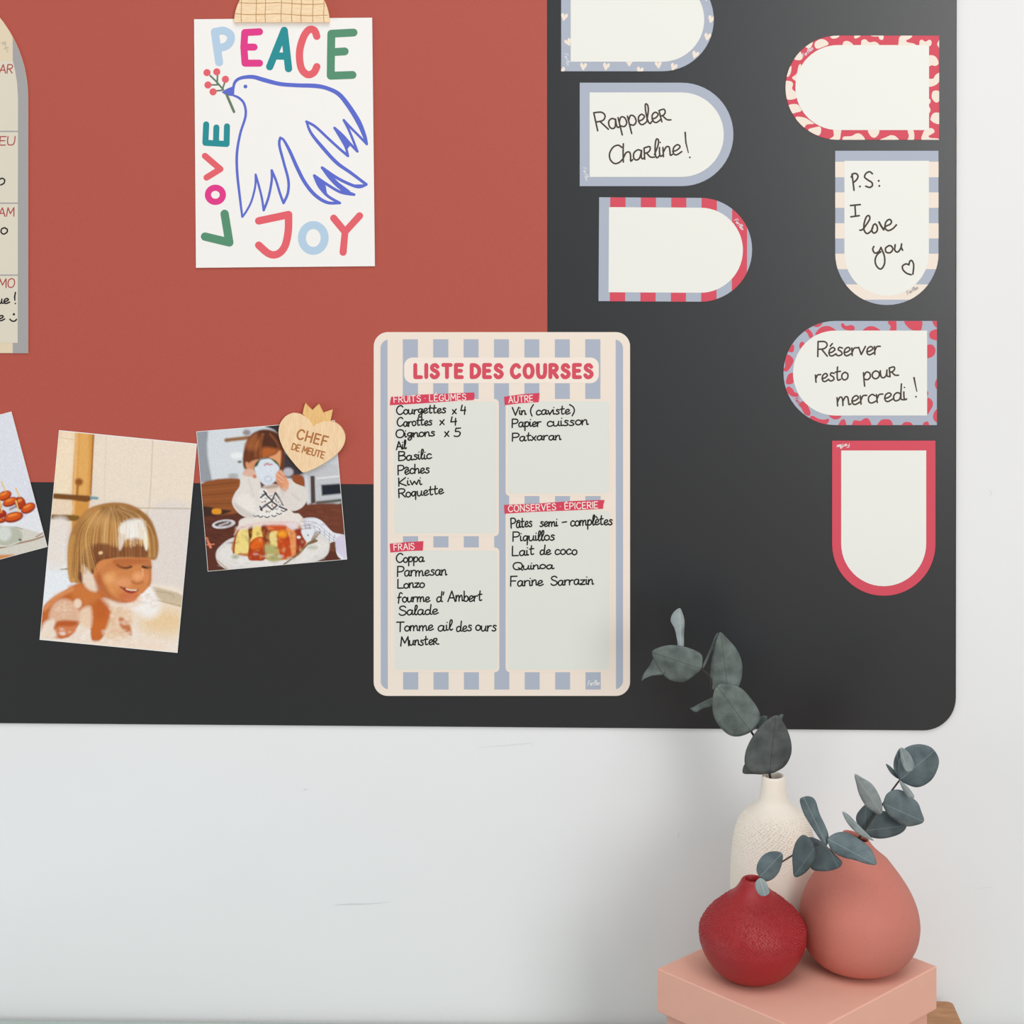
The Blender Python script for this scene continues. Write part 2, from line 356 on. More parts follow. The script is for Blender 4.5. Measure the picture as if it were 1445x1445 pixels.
# 4 red with cream blobs
sp = """330,190 340,160 380,140 420,150 440,180 400,200 350,215|455,120 500,110 525,115 510,130 480,137 460,130|550,185 560,160 590,155 620,170 630,190 560,200|640,125 650,135 670,130 690,113 650,108|695,180 700,150 730,142 760,165 800,160 830,175 830,195 700,195|770,112 800,120 830,120 840,140 865,145 870,112 820,105|990,160 1000,120 1040,110 1095,114 1080,135 1050,150 1060,165 1110,175 1120,195 1000,195|1155,155 1175,145 1200,160 1230,145 1248,160 1235,195 1160,195|1293,175 1315,140 1315,210 1298,195|1222,275 1260,268 1290,290 1303,330 1280,350 1250,345 1222,350|1222,455 1260,450 1280,420 1315,405 1315,460 1280,500 1222,512|1255,555 1280,543 1312,555 1312,620 1280,637 1250,600|1240,760 1265,720 1315,725 1315,800 1280,802 1245,780|1175,935 1180,880 1200,850 1250,838 1272,865 1250,885 1225,900 1240,915 1300,920 1300,940|1060,848 1100,848 1113,890 1105,938 1060,938 1070,900|750,848 830,848 835,880 805,912 770,900|845,928 890,910 930,893 970,905 985,938 850,940|550,925 560,905 620,900 660,880 700,890 718,938 560,940|480,845 535,845 535,890 520,932 440,930 480,900|280,850 340,830 375,828 382,860 365,895 320,880|180,755 250,755 310,790 325,805 270,810 240,835|125,660 190,650 220,680 225,705 190,715 150,720|95,480 140,470 162,490 155,530 185,560 185,605 105,605|155,440 190,410 205,350 225,345 220,480 170,460|108,425 130,370 148,350 145,400 125,435|170,295 210,235 230,260 235,290 215,305|260,200 315,160 305,200 290,212|1222,610 1240,615 1238,640 1222,650|1222,665 1240,690 1235,715 1222,720"""
o, po, a = note((1108.4, 50.2, 1325.3, 197.3), (1122.4, 63.6, 1311, 183.5), 'L', M_pink, 'blank raspberry arch note with cream blotches, topmost in the right column')
for q in sp.split('|'):
    pts = clip(catmull(T([tuple(map(float, p.split(','))) for p in q.split()], (1090, 30), 5.558), 4, True), po)
    if len(pts) > 2: flat(pts, N0+L1).build('spot', M_cream, o)
logo(o, 1134, 81, 1148, 69, 5)
# 5 PS
o, po, a = note((1178.6, 212.8, 1324.4, 430.6), (1191.5, 226.9, 1310.8, 417.3), 'D', M_blue, 'arch note striped grey-blue and cream, handwritten P.S: I love you with a heart')
for y0, y1 in ((170, 302), (430, 562), (692, 822), (951, 1083), (1212, 1342)):
    flat(clip(T([(150, y0), (1080, y0), (1080, y1), (150, y1)], (1150, 200), 6.02), po), N0+L1).build('stripe', M_cream, o)
m = MB(); K = lambda pts, wd=2.4, sm=True: ribbon(m, catmull(T(pts, (1150, 200), 6.02), 6) if sm and len(pts) > 2 else T(pts, (1150, 200), 6.02), wd, N0+L3)
K([(315, 275), (322, 330), (332, 412)]); K([(308, 300), (325, 272), (352, 272), (366, 295), (352, 325), (325, 348)]); K([(382, 380)], 3)
K([(488, 272), (465, 255), (435, 268), (422, 300), (450, 325), (482, 345), (488, 372), (465, 388), (432, 378)]); K([(542, 332)], 3); K([(547, 375)], 3)
m.build('handwriting', M_brownink, o)
m = MB(); K([(340, 542), (345, 632)]); K([(302, 542), (385, 534)]); K([(305, 638), (376, 628)]); m.build('handwriting', M_brownink, o)
m = MB(); K([(382, 752), (405, 745), (440, 700), (466, 655), (458, 628), (436, 640), (418, 695), (418, 750), (442, 780), (475, 760), (492, 728)]); K([(492, 722), (483, 752), (500, 776), (526, 760), (530, 725), (512, 698), (492, 714)])
K([(545, 683), (562, 715), (584, 748)], 2.8); K([(584, 745), (600, 720), (640, 700), (650, 675), (630, 660), (602, 685), (596, 732), (622, 755), (662, 738), (692, 706)]); m.build('handwriting', M_brownink, o)
m = MB(); K([(500, 890), (491, 915), (508, 945), (540, 935), (562, 898)]); K([(560, 898), (588, 965), (592, 1030), (570, 1075), (545, 1078), (518, 1045), (512, 1000), (530, 958), (560, 935)])
K([(628, 882), (600, 905), (606, 938), (640, 942), (662, 912), (645, 884), (622, 886)]); K([(682, 875), (678, 920), (702, 937), (728, 908), (736, 868)]); K([(734, 900), (745, 922)]); m.build('handwriting', M_brownink, o)
m = MB(); K([(798, 1046), (772, 1038), (743, 1058), (750, 1090), (780, 1118), (818, 1130)]); K([(798, 1046), (806, 1016), (824, 1011), (839, 1050), (832, 1125)]); m.build('heart_drawing', M_brownink, o)
logo(o, 1281, 416, 1296, 407, 5, M_grey)
# 6 reserver
sp = """320,110 370,90 410,88 390,115 360,125|350,185 370,150 400,125 450,115 490,130 515,160 400,185|560,105 575,92 600,115 640,108 668,120 665,150 610,150 575,135|740,160 770,125 810,117 850,130 880,160|940,85 970,68 1005,70 1012,110 1005,160 955,160 965,120|1080,70 1210,70 1220,120 1200,160 1140,148 1100,120|1305,70 1350,70 1350,128 1320,112|1280,200 1290,160 1350,145 1350,228 1300,222|1255,280 1300,268 1328,300 1325,340 1300,368 1255,372|1325,600 1335,555 1350,550 1350,640|1255,640 1272,660 1262,695 1255,690|1255,712 1290,710 1310,750 1290,800 1255,838|1310,850 1325,810 1350,798 1350,898 1320,885|1230,930 1235,905 1255,895 1272,900 1275,935|1060,930 1070,905 1100,898 1135,908 1140,935|862,930 870,900 890,882 920,876 965,885 975,935|655,905 670,885 720,890 750,870 785,875 800,935 660,935|540,930 560,885 590,880 600,935|465,842 560,842 545,870 510,878 480,865|305,865 330,848 370,870 420,880 455,872 460,895 430,920 370,905|230,760 245,730 280,750 310,820 300,848 260,830|108,640 130,608 165,630 180,655 205,665 210,690 165,692 135,672|110,580 125,520 150,500 172,505 172,575 135,592|88,475 105,440 100,380 120,348 160,370 172,400 155,440 120,485|125,315 165,266 178,290 170,325 150,330|220,270 235,245 258,252 255,280 225,298|262,155 292,138 325,175 330,200 305,215 285,175"""
o, po, a = note((1105.6, 453, 1322.2, 600), (1119, 466.5, 1308.3, 586.4), 'L', M_blue, 'grey-blue arch note with raspberry blotches, handwritten Réserver resto pour mercredi !')
for q in sp.split('|'):
    pts = clip(catmull(T([tuple(map(float, p.split(','))) for p in q.split()], (1090, 440), 5.78), 4, True), po)
    if len(pts) > 2: flat(pts, N0+L1).build('spot', M_pink, o)
for s, x0, y0, x1, y1, ch in (('Re/server', 1154, 503.5, 1242, 500, 21), ('resto', 1151, 539.5, 1197, 535.5, 20), ('pou~', 1218.5, 536.5, 1267, 530.5, 20), ('mercredi', 1181.5, 573, 1279, 564.5, 22)):
    m = MB(); text(m, s, x0, y0, x1, y1, ch, 2.25, N0+L3, gap=.06, slant=.06, jit=.02, rnd=R1)
    if s == 'mercredi':
        ribbon(m, T([(1155, 538), (1165, 590), (1178, 650)], (1090, 440), 5.78), [2.6, 2, 1.4], N0+L3); ribbon(m, T([(1171, 692)], (1090, 440), 5.78), 2.6, N0+L3)
    m.build('handwriting', M_brownink, o)
logo(o, 1121, 563, 1130, 575, 5, M_pink)
# 7 red
o, po, a = note((1174.2, 622, 1320.2, 840.9), (1187, 635.7, 1307, 827.2), 'D', M_pink, 'blank arch note with plain raspberry border, lowest on the board')
logo(o, 1198.5, 626, 1181, 628, 5, M_paper)

# ------------------------------------------------------------------ shopping list
LB = PB; LT = 0.0010
lst = slab(rrect(527.2, 468.8, 889.2, 982.3, 20, 10), LB, LB+LT, 0.0003).build('shopping_list', M_cream, loc=W(708, 725, LB))
tag(lst, 'cream and grey-blue striped shopping list board headed LISTE DES COURSES, filled in by hand', 'list')
l1, l2, l3, l4 = (LB+LT+0.00008*k for k in (1, 2, 3, 4))
frame = rrect(536.9, 478.8, 879.2, 973, 13, 8)
for x0, x1 in ((536.9, 546.8), (568.4, 589.7), (611.3, 632.6), (654.2, 675.3), (697.1, 718.2), (740, 761), (783, 804), (825.8, 847.2), (868.8, 879.2)):
    flat(clip([(x0, 470), (x1, 470), (x1+.5, 980), (x0+.5, 980)], frame), l1).build('stripe', M_blue, lst)
ttl = flat(rrect(570.3, 504.5, 845, 540.8, 12), l2).build('title_plate', mat('pale_cream_print', (243, 231, 220), 0.5, 0.3), lst)
m = MB(); text(m, 'LISTE DES COURSES', 586, 532.2, 835, 532.2, 17.2, 5.6, l3, gap=.44); m.build('lettering', M_pink, ttl)
def panel(x0, y0, x1, y1, X0, Y0, X1, Y1):
    p = flat(rrect(X0, Y0, X1, Y1, 6, 5), l2).build('panel_border', M_cream, lst)
    q = flat(rrect(x0, y0, x1, y1, 4, 5), l3).build('writing_panel', mat('list_white', (224, 226, 219), 0.42, 0.35), lst); return q
p1 = panel(556.5, 566.8, 700.5, 752.6, 551, 563, 704, 756.7)
p2 = panel(556.8, 777, 701.2, 945, 551, 772.5, 704.6, 948.6)
p3 = panel(717, 566.3, 859.3, 696.4, 713.5, 563, 863, 700)
p4 = panel(717.2, 720.8, 860, 945, 713.5, 716.5, 863.5, 948.6)
HW = [
 (p1, 'Courgettes', 559.5, 585, 629, 582.5, 12), (p1, 'x', 638.5, 584.5, 644, 584, 12), (p1, '4', 649.8, 584, 657.5, 584, 12.5), (p1, 'Carottes', 560.3, 602, 609.5, 600, 12), (p1, 'x', 621, 599.5, 627, 599, 12),
 (p1, '4', 635.8, 599.5, 645, 599, 11.5), (p1, 'Oignons', 559, 617.5, 613.5, 615, 11), (p1, 'x', 627.5, 616, 633.5, 615.5, 13), (p1, '5', 641, 616, 650, 615.5, 11.5), (p1, 'Ail', 559.5, 634.5, 573, 633, 11.5),
 (p1, 'Basilic', 562.6, 650, 609, 647.5, 12.5), (p1, 'Pe^ches', 561.8, 670, 606, 667, 13), (p1, 'Kiwi', 562.8, 685.8, 595, 683.5, 11.5), (p1, 'Roquette', 563, 702.6, 625.5, 697, 12.5),
 (p2, 'Coppa', 559, 793.5, 598, 793, 12.5), (p2, 'Parmesan', 560.8, 813, 630, 811.5, 14), (p2, 'Lonzo', 561.3, 830.4, 599, 829, 12.5), (p2, 'fourme', 561, 849.8, 606, 849, 13), (p2, "d'", 616, 849, 626, 848.8, 13.5),
 (p2, 'Ambert', 632, 848.8, 680, 848, 14.5), (p2, 'Salade', 563.2, 868.5, 617.5, 867, 13), (p2, 'Tomme', 559.5, 891, 611, 889.8, 13), (p2, 'ail', 618, 890.3, 638, 889.5, 14), (p2, 'des', 643.8, 891, 665.5, 890.3, 14), (p2, 'ours', 671, 890, 700, 890.5, 14), (p2, 'Munste~', 565.5, 911.5, 618.5, 909.5, 13),
 (p3, 'Vin', 722.8, 585.8, 742, 585, 11), (p3, '(', 748.6, 586, 752, 586, 13), (p3, 'caviste', 756.6, 585.5, 804, 584, 12), (p3, ')', 806, 585, 811, 584, 13), (p3, 'Papier', 722.8, 603, 763, 601.5, 12), (p3, 'cuisson', 771.8, 601.5, 829.5, 599.5, 13), (p3, 'Patxaran', 723, 622.3, 791, 620.5, 11.5),
 (p4, 'Pa^tes', 721.5, 745.5, 750.8, 743, 13.5), (p4, 'semi', 762, 743.5, 786.5, 742.8, 12), (p4, '-', 793.5, 741, 799.5, 740.5, 12), (p4, 'comple`tes', 805, 742, 864, 740.5, 13.5), (p4, 'Piquillos', 724, 764.2, 782.5, 762, 13), (p4, 'Lait', 723, 784, 753.5, 783, 13),
 (p4, 'de', 762, 783.3, 777, 783, 12.5), (p4, 'coco', 783, 783, 814, 782.5, 13), (p4, 'Quinoa', 724, 803.8, 780.5, 802.5, 10.5), (p4, 'Farine', 720.5, 827.3, 766, 826, 13.5), (p4, 'Sarrazin', 777.5, 826, 837, 824.5, 13)]
R2 = random.Random(11)
for p, s, x0, y0, x1, y1, ch in HW:
    m = MB(); text(m, s, x0, y0, x1, y1, ch, 1.95, l4, gap=.07 if len(s) > 4 else .08, slant=.05, jit=.035, rnd=R2); m.build('handwriting', M_ink, p)
M_tag = mat('tag_red_print', (214, 66, 92), 0.5, 0.3); M_tagtext = mat('tag_lettering_print', (246, 232, 226), 0.5, 0.3)
for q, s, x0, y0, x1, y1, ch in (
    ([(552, 560), (590, 557), (631, 555.5), (669, 553.8), (669.8, 559), (668.6, 564.5), (640, 566), (600, 569), (575, 570.5), (550, 571.8), (550.8, 566)], 'FRUITS * LE@GUMES', 556, 567.8, 657.5, 564.4, 8.6),
    ([(711.2, 560), (735, 556.5), (761.4, 554.6), (760.8, 562), (760.2, 567.6), (735, 569), (712.4, 571.8)], 'AUTRE', 718, 568.4, 752, 566.6, 8.8),
    ([(711.2, 712.6), (760, 710.5), (810, 707), (853.3, 705.5), (851.4, 712), (851, 718), (800, 720.5), (750, 722.5), (712, 725)], 'CONSERVES * E@PICERIE', 717.5, 722.2, 843.5, 716.8, 8.8),
    ([(550, 767.3), (575, 765), (597.5, 763.7), (597, 770), (596.6, 777), (575, 777.6), (551, 779.7)], 'FRAIS', 556, 776.5, 584.6, 775, 8.6)):
    t = flat(q, l4).build('header_tag', M_tag, lst)
    m = MB(); text(m, s, x0, y0, x1, y1, ch, 1.25, l4+.00006, gap=.24); m.build('lettering', M_tagtext, t)
logo(lst, 829.5, 967.5, 846, 966.5, 6.5, M_paper, l4)

# ------------------------------------------------------------------ planner at the left
LB2 = PB
arch = [(39.5, 498.5)]
for k in range(41):
    a = math.radians(0-180*k/40); arch.append((-141.5+181*math.cos(a), 138+181*math.sin(a)))
arch += [(-322.5, 498.5)]
pl = slab(arch, LB2, LB2+LT, 0.0003).build('weekly_planner', M_sand, loc=W(-141, 300, LB2))
tag(pl, 'arched sand and grey weekly planner board cut off by the left edge', 'planner')
for x0, x1 in ((18, 44), (-55, -30), (-125, -90), (-195, -160), (-265, -230), (-330, -300)):
    q = clip([(x0, -60), (x1, -60), (x1, 510), (x0, 510)], arch[::-1])
    flat(q, LB2+L1+.0002).build('stripe', M_grey, pl)
inner = [(25, 483.8), (25.5, 140), (24.3, 118), (21.5, 100), (18.2, 86), (-300, 86), (-308, 140), (-308, 483.8)]
pa = flat(inner, LB2+L2+.0002).build('writing_area', M_beige, pl)
for y in (185.4, 286.7, 388.3):
    flat([(-308, y-.9), (25.4, y-.9), (25.4, y+.9), (-308, y+.9)], LB2+L3+.0002).build('ruling_line', M_grey, pa)
lo = LB2+L3+.0002
for s, x0, y0, x1, y1, ch in (('MAR', -13, 103.5, 17, 103, 12), ('JEU', -10, 205, 20, 204.5, 12), ('SAM', -12, 305.5, 19.5, 305, 12), ('ME@MO', -24, 407, 20, 405.5, 12.5)):
    m = MB(); text(m, s, x0, y0, x1, y1, ch, 1.5, lo, gap=.16, slant=.12); m.build('lettering', M_maroon, pa)
m = MB(); ribbon(m, catmull([(0, 253), (3, 251.5), (6.5, 254), (5.5, 258.5), (1, 261)], 6), 2, lo)
ribbon(m, catmull([(6, 321.5), (2.5, 323), (1.5, 327.5), (5, 330.3), (9.5, 328), (10.3, 324), (7, 321.5)], 6), 2, lo)
m.build('handwriting', M_ink, pa)
m = MB(); text(m, 'ue', -4, 429, 13, 428, 12.5, 2.0, lo, gap=.05); ribbon(m, [(21.8, 412.5), (20.6, 419), (21, 424)], [1.8, 2.2, 1.5], lo); ribbon(m, [(21.6, 428.3)], 2.2, lo); m.build('handwriting', M_ink, pa)
m = MB(); text(m, 'e', -2, 453, 6, 452, 13, 2.0, lo); ribbon(m, [(19.6, 443.5)], 3.4, lo); ribbon(m, catmull([(14, 450.5), (17, 453), (21, 453), (23.3, 450.5)], 5), 2, lo); m.build('handwriting', M_ink, pa)
m = MB(); ribbon(m, catmull([(2, 60), (6, 61), (8, 66), (11, 74)], 5), 1, lo); ribbon(m, catmull([(6, 69), (9, 66.5), (12, 67.5)], 4), 1, lo); ribbon(m, catmull([(3.5, 63), (7, 58.5), (8, 62)], 4), 1, lo); m.build('logo', mat('pale_grey_print', (196, 189, 174), 0.5, 0.3), pl)

# ------------------------------------------------------------------ dove poster
po_ = [(273.8, 27.1), (525.1, 24.9), (529, 375.6), (276.5, 377.9)]
pt = 0.0007
pos = slab(po_, PB+.0006, PB+.0006+pt, 0).build('dove_poster', M_paper, loc=W(402, 200, PB))
tag(pos, 'white art card with a blue outline dove and coloured PEACE LOVE JOY letters', 'poster')
q1 = PB+.0006+pt+.00008; O = (240, 0); SC = 3.6125
C_ = {'sky': mat('sky_blue_print', (180, 206, 229), .6), 'mag': mat('magenta_print', (224, 58, 138), .6), 'teal': mat('teal_print', (36, 142, 150), .6), 'coral': mat('coral_print', (228, 98, 108), .6), 'green': mat('leaf_green_print', (86, 144, 114), .6)}
def letter(col, strokes, wd):
    m = MB()
    for st in strokes:
        k = st[0]; pts = T(st[1], O, SC); pts = catmull(pts, 7) if k == 's' else pts
        ribbon(m, pts, wd*1.06/SC, q1)
    m.build('letter', C_[col], pos)
letter('sky', [('p', [(228, 162), (250, 318)]), ('s', [(228, 165), (270, 156), (306, 175), (308, 208), (285, 235), (240, 246)])], 38)
letter('mag', [('p', [(456, 162), (381, 166), (376, 240), (382, 322), (456, 322)]), ('p', [(380, 240), (428, 240)])], 34)
letter('teal', [('p', [(508, 340), (582, 155), (604, 350)]), ('p', [(540, 285), (596, 287)])], 35)
letter('coral', [('s', [(748, 185), (735, 155), (708, 152), (680, 190), (660, 265), (668, 345), (700, 380), (732, 370), (748, 340)])], 35)
letter('green', [('p', [(935, 166), (822, 172), (820, 290), (819, 386), (930, 382)]), ('p', [(825, 266), (890, 262)])], 38)
letter('teal', [('p', [(184, 634), (180, 728), (288, 734), (290, 644)]), ('p', [(236, 650), (234, 728)])], 29)
letter('coral', [('p', [(178, 795), (256, 862), (186, 905)])], 30)
def ring(cx, cy, rx, ry): return ('p', [(cx+rx*math.cos(2*math.pi*k/36), cy+ry*math.sin(2*math.pi*k/36)) for k in range(37)])
letter('mag', [ring(231, 993, 38, 36)], 30)
letter('green', [('p', [(278, 1090), (302, 1236), (178, 1206)])], 40)
letter('coral', [('p', [(452, 1126), (604, 1094)]), ('s', [(604, 1094), (602, 1180), (585, 1255), (550, 1294), (505, 1294), (452, 1250)])], 36)
letter('sky', [ring(730, 1213, 58, 66)], 38)
letter('coral', [('p', [(834, 1112), (892, 1182)]), ('p', [(966, 1100), (892, 1182), (882, 1286)])], 34)
M_dove = mat('cobalt_print', (92, 108, 206), .6)
m = MB()
segs = [([(322, 455), (330, 420), (360, 398), (420, 392), (480, 408), (560, 428), (650, 435), (740, 438), (800, 450), (860, 480), (910, 540), (960, 620), (990, 690), (1003, 735)], [9, 12, 14, 18, 20, 18, 18, 20, 18, 20, 22, 24, 18, 10]),
 ([(1003, 735), (960, 690), (920, 650), (885, 612)], 10), ([(885, 612), (910, 660), (935, 720), (955, 772)], 10), ([(955, 772), (920, 735), (880, 690), (838, 652)], 11), ([(838, 652), (870, 705), (895, 750), (907, 795)], 10),
 ([(907, 795), (860, 755), (800, 700), (740, 645), (695, 620)], 11), ([(695, 620), (720, 680), (780, 755), (850, 830), (920, 880), (1000, 940)], [8, 12, 16, 16, 14, 12]), ([(1000, 940), (960, 953), (900, 932), (840, 900), (775, 855)], 13), ([(775, 855), (820, 915), (875, 965), (938, 992)], 11),
 ([(938, 992), (870, 980), (800, 940), (735, 895)], 12), ([(735, 895), (760, 950), (805, 1000), (865, 1035)], 12), ([(865, 1035), (800, 1032), (740, 995), (690, 935), (650, 860), (610, 770), (580, 715), (562, 702)], [10, 14, 16, 16, 16, 14, 10, 8]),
 ([(562, 702), (557, 740), (580, 830), (603, 920), (600, 985), (578, 1035)], 11), ([(578, 1035), (560, 985), (540, 920), (518, 868)], 10), ([(518, 868), (518, 920), (502, 1005), (477, 1072)], 10), ([(477, 1072), (468, 1010), (452, 945), (436, 890)], 9),
 ([(436, 890), (434, 950), (415, 1025), (390, 1075), (368, 1106)], 8), ([(368, 1106), (355, 1000), (342, 880), (341, 780), (358, 680), (385, 590), (378, 530), (352, 500), (325, 487)], [8, 10, 11, 11, 10, 10, 10, 10, 8])]
for pts, wd in segs:
    wd = [(x+2.5)/SC for x in wd] if isinstance(wd, list) else (wd+2.5)/SC
    ribbon(m, catmull(T(pts, O, SC), 6), wd, q1)
for pts in ([(262, 470), (290, 452), (320, 440), (328, 462), (325, 490), (300, 488), (280, 482)], [(838, 652), (880, 690), (920, 740), (900, 765), (905, 790), (880, 730)], [(735, 895), (790, 930), (800, 985), (840, 1028), (780, 985)], [(775, 855), (820, 890), (860, 930), (920, 975), (880, 985), (830, 920)], [(885, 930), (940, 940), (995, 940), (940, 955)]):
    m.p2.setdefault(q1, []).append((lambda t: t if area2(t) > 0 else t[::-1])(T(pts, O, SC)))
ribbon(m, T([(384, 441)], O, SC), 20/SC, q1)
m.build('dove_drawing', M_dove, pos)
m = MB(); q2 = q1+.00005
for pts, wd in (([(288, 482), (308, 528), (326, 570)], 13), ([(272, 458), (240, 420), (205, 386)], 9), ([(240, 425), (242, 378)], 8), ([(268, 452), (280, 415)], 8), ([(245, 432), (205, 433)], 8), ([(265, 460), (228, 464)], 8)): ribbon(m, T(pts, O, SC), wd/SC, q2)
m.build('twig_drawing', mat('olive_print', (104, 124, 100), .6), pos)
for c in ((188, 370), (238, 366), (282, 404), (193, 433), (219, 468)):
    m = MB(); ribbon(m, T([c], O, SC), 36/SC, q2+.00005); m.build('berry_drawing', C_['coral'], pos)
# wooden half-disc magnet at the top of the card
M_ply = wood('pale_plywood', (236, 206, 166), (249, 226, 190), (140, 140, 900))
g = [(397.6+67.4*math.cos(math.radians(a)), 31.8-67.4*math.sin(math.radians(a))) for a in range(0, 181, 5)]
g0 = PB+.0006+pt; gt = 0.0032
mg = slab(g, g0, g0+gt, 0.0003).build('grid_magnet', M_ply, loc=W(397, 10, g0))
tag(mg, 'half-round pale wooden magnet with engraved brown grid, holding the top of the dove card', 'magnet')
M_eng = mat('engraved_brown', (184, 136, 78), .7)
arcx = lambda y: math.sqrt(max(0, 66.5**2-(31.8-y)**2))
for x in (293, 445, 538, 700, 808, 903, 1022, 1135):
    X = x/7.225+300; yt = 31.8-math.sqrt(max(0, 66.5**2-(X-397.6)**2))
    m = MB(); ribbon(m, catmull([(X, 31.2), (X-.4, 20), (X+.3, 8), (X, max(yt, -10)), (X+.3, yt)], 4), .9, g0+gt+.00005, cap=False); m.build('grid_line', M_eng, mg)
for y in (-40, -20, 4.5, 20.3):
    a_ = arcx(y); n = 9
    m = MB(); ribbon(m, [(397.6-a_+2*a_*k/n*.995, y+.9*math.sin(k*1.1)+(k/n)*2.2-.9) for k in range(n+1)], .9, g0+gt+.00006, cap=False); m.build('grid_line', M_eng, mg)

# ------------------------------------------------------------------ printed photographs (painted per vertex on a fine flat grid)
class Paint:
    def __init__(s, corners, nx, ny, o, sc):
        u, v = np.meshgrid(np.linspace(0, 1, nx), np.linspace(0, 1, ny)); u = u.ravel(); v = v.ravel()
        c = np.array(corners, float); tl, tr, br_, bl = c
        P = (tl[None]*((1-u)*(1-v))[:, None]+tr[None]*(u*(1-v))[:, None]+br_[None]*(u*v)[:, None]+bl[None]*((1-u)*v)[:, None])
        s.P = P; s.nx, s.ny = nx, ny; s.X = (P[:, 0]-o[0])*sc; s.Y = (P[:, 1]-o[1])*sc; s.C = np.zeros((len(u), 3)); s.k = (1, 0, 1, 0)
        s.u, s.v = u, v
    def tr(s, pts): a, b, c, d = s.k; return np.array([(p[0]*a+b, p[1]*c+d) for p in pts], float)
    def blend(s, idx, al, col): s.C[idx] = s.C[idx]*(1-al[:, None])+np.array(lin(col))[None]*al[:, None]
    def fill(s, col): s.C[:] = lin(col)
    def poly(s, pts, col, soft=2.0, alpha=1.0, smooth=True):
        pts = s.tr(pts)
        if smooth: pts = np.array(catmull(pts, 4, True))
        lo, hi = pts.min(0)-2*soft, pts.max(0)+2*soft
        idx = np.where((s.X > lo[0]) & (s.X < hi[0]) & (s.Y > lo[1]) & (s.Y < hi[1]))[0]
        if not len(idx): return
        x, y = s.X[idx], s.Y[idx]; d2 = np.full(len(idx), 1e18); ins = np.zeros(len(idx), bool)
        for i in range(len(pts)):
            a, b = pts[i-1], pts[i]; e = b-a; L = e@e
            if L < 1e-9: continue
            t = np.clip(((x-a[0])*e[0]+(y-a[1])*e[1])/L, 0, 1); d2 = np.minimum(d2, (x-a[0]-t*e[0])**2+(y-a[1]-t*e[1])**2)
            cnd = (a[1] > y) != (b[1] > y)
            with np.errstate(divide='ignore', invalid='ignore'): xi = a[0]+(y-a[1])*e[0]/(e[1] if e[1] != 0 else 1e-9)
            ins ^= cnd & (x < xi)
        d = np.sqrt(d2)*np.where(ins, 1, -1); s.blend(idx, alpha*np.clip(d/(2*soft)+.5, 0, 1), col)
    def ell(s, cx, cy, rx, ry, col, soft=2.0, alpha=1.0, rot=0):
        a = math.radians(rot); s.poly([(cx+rx*math.cos(t)*math.cos(a)-ry*math.sin(t)*math.sin(a), cy+rx*math.cos(t)*math.sin(a)+ry*math.sin(t)*math.cos(a)) for t in np.linspace(0, 2*math.pi, 13)[:-1]], col, soft, alpha)
    def line(s, pts, wd, col, soft=1.5, alpha=1.0, smooth=True):
        pts = s.tr(pts); wd = wd*abs(s.k[0])
        if smooth and len(pts) > 2: pts = np.array(catmull(pts, 4))
        r = wd/2+soft; lo, hi = pts.min(0)-r, pts.max(0)+r
        idx = np.where((s.X > lo[0]) & (s.X < hi[0]) & (s.Y > lo[1]) & (s.Y < hi[1]))[0]
        if not len(idx): return
        x, y = s.X[idx], s.Y[idx]; d2 = np.full(len(idx), 1e18)
        for i in range(1, len(pts)):
            a, b = pts[i-1], pts[i]; e = b-a; L = max(e@e, 1e-9)
            t = np.clip(((x-a[0])*e[0]+(y-a[1])*e[1])/L, 0, 1); d2 = np.minimum(d2, (x-a[0]-t*e[0])**2+(y-a[1]-t*e[1])**2)
        s.blend(idx, alpha*np.clip((wd/2-np.sqrt(d2))/(2*soft)+.5, 0, 1), col)
    def build(s, name, off, parent):
        s.C *= (1+np.random.RandomState(4).normal(0, .045, len(s.C)))[:, None]; s.C = np.clip(s.C, 0, 1)
        me = bpy.data.meshes.new(name); o0 = Vector(parent['_o'])
        V = np.array([tuple(W(p[0], p[1], off)-o0) for p in s.P]); nx, ny = s.nx, s.ny
        I = np.arange(nx*ny).reshape(ny, nx); F = np.stack([I[:-1, :-1], I[1:, :-1], I[1:, 1:], I[:-1, 1:]], -1).reshape(-1, 4)
        me.from_pydata(V.tolist(), [], F.tolist())
        at = me.color_attributes.new('print', 'FLOAT_COLOR', 'POINT')
        at.data.foreach_set('color', np.concatenate([s.C, np.ones((len(s.C), 1))], 1).astype('f').ravel())
        me.materials.append(photo_mat()); me.update()
        o = bpy.data.objects.new(name, me); COL.objects.link(o); o.parent = parent; return o
def photo_mat():
    if 'photo_print' in MATS: return MATS['photo_print']
    m = bpy.data.materials.new('photo_print'); m.use_nodes = True; nt = m.node_tree; b = nt.nodes['Principled BSDF']
    a = nt.nodes.new('ShaderNodeAttribute'); a.attribute_name = 'print'; nt.links.new(a.outputs['Color'], b.inputs['Base Color'])
    b.inputs['Roughness'].default_value = .5; b.inputs['Specular IOR Level'].default_value = .25; MATS['photo_print'] = m; return m
PT = 0.0006
def photo(corners, label, off):
    c = np.array(corners); ctr = c.mean(0)
    o = slab(corners, off, off+PT).build('photo_print', M_paper, loc=W(ctr[0], ctr[1], off)); return tag(o, label, 'photo', 'printed photographs on the board')
def inset(c, d):
    c = np.array(c, float); m_ = c.mean(0); return [tuple(p-(p-m_)/np.linalg.norm(p-m_)*d) for p in c]
RP = random.Random(5)
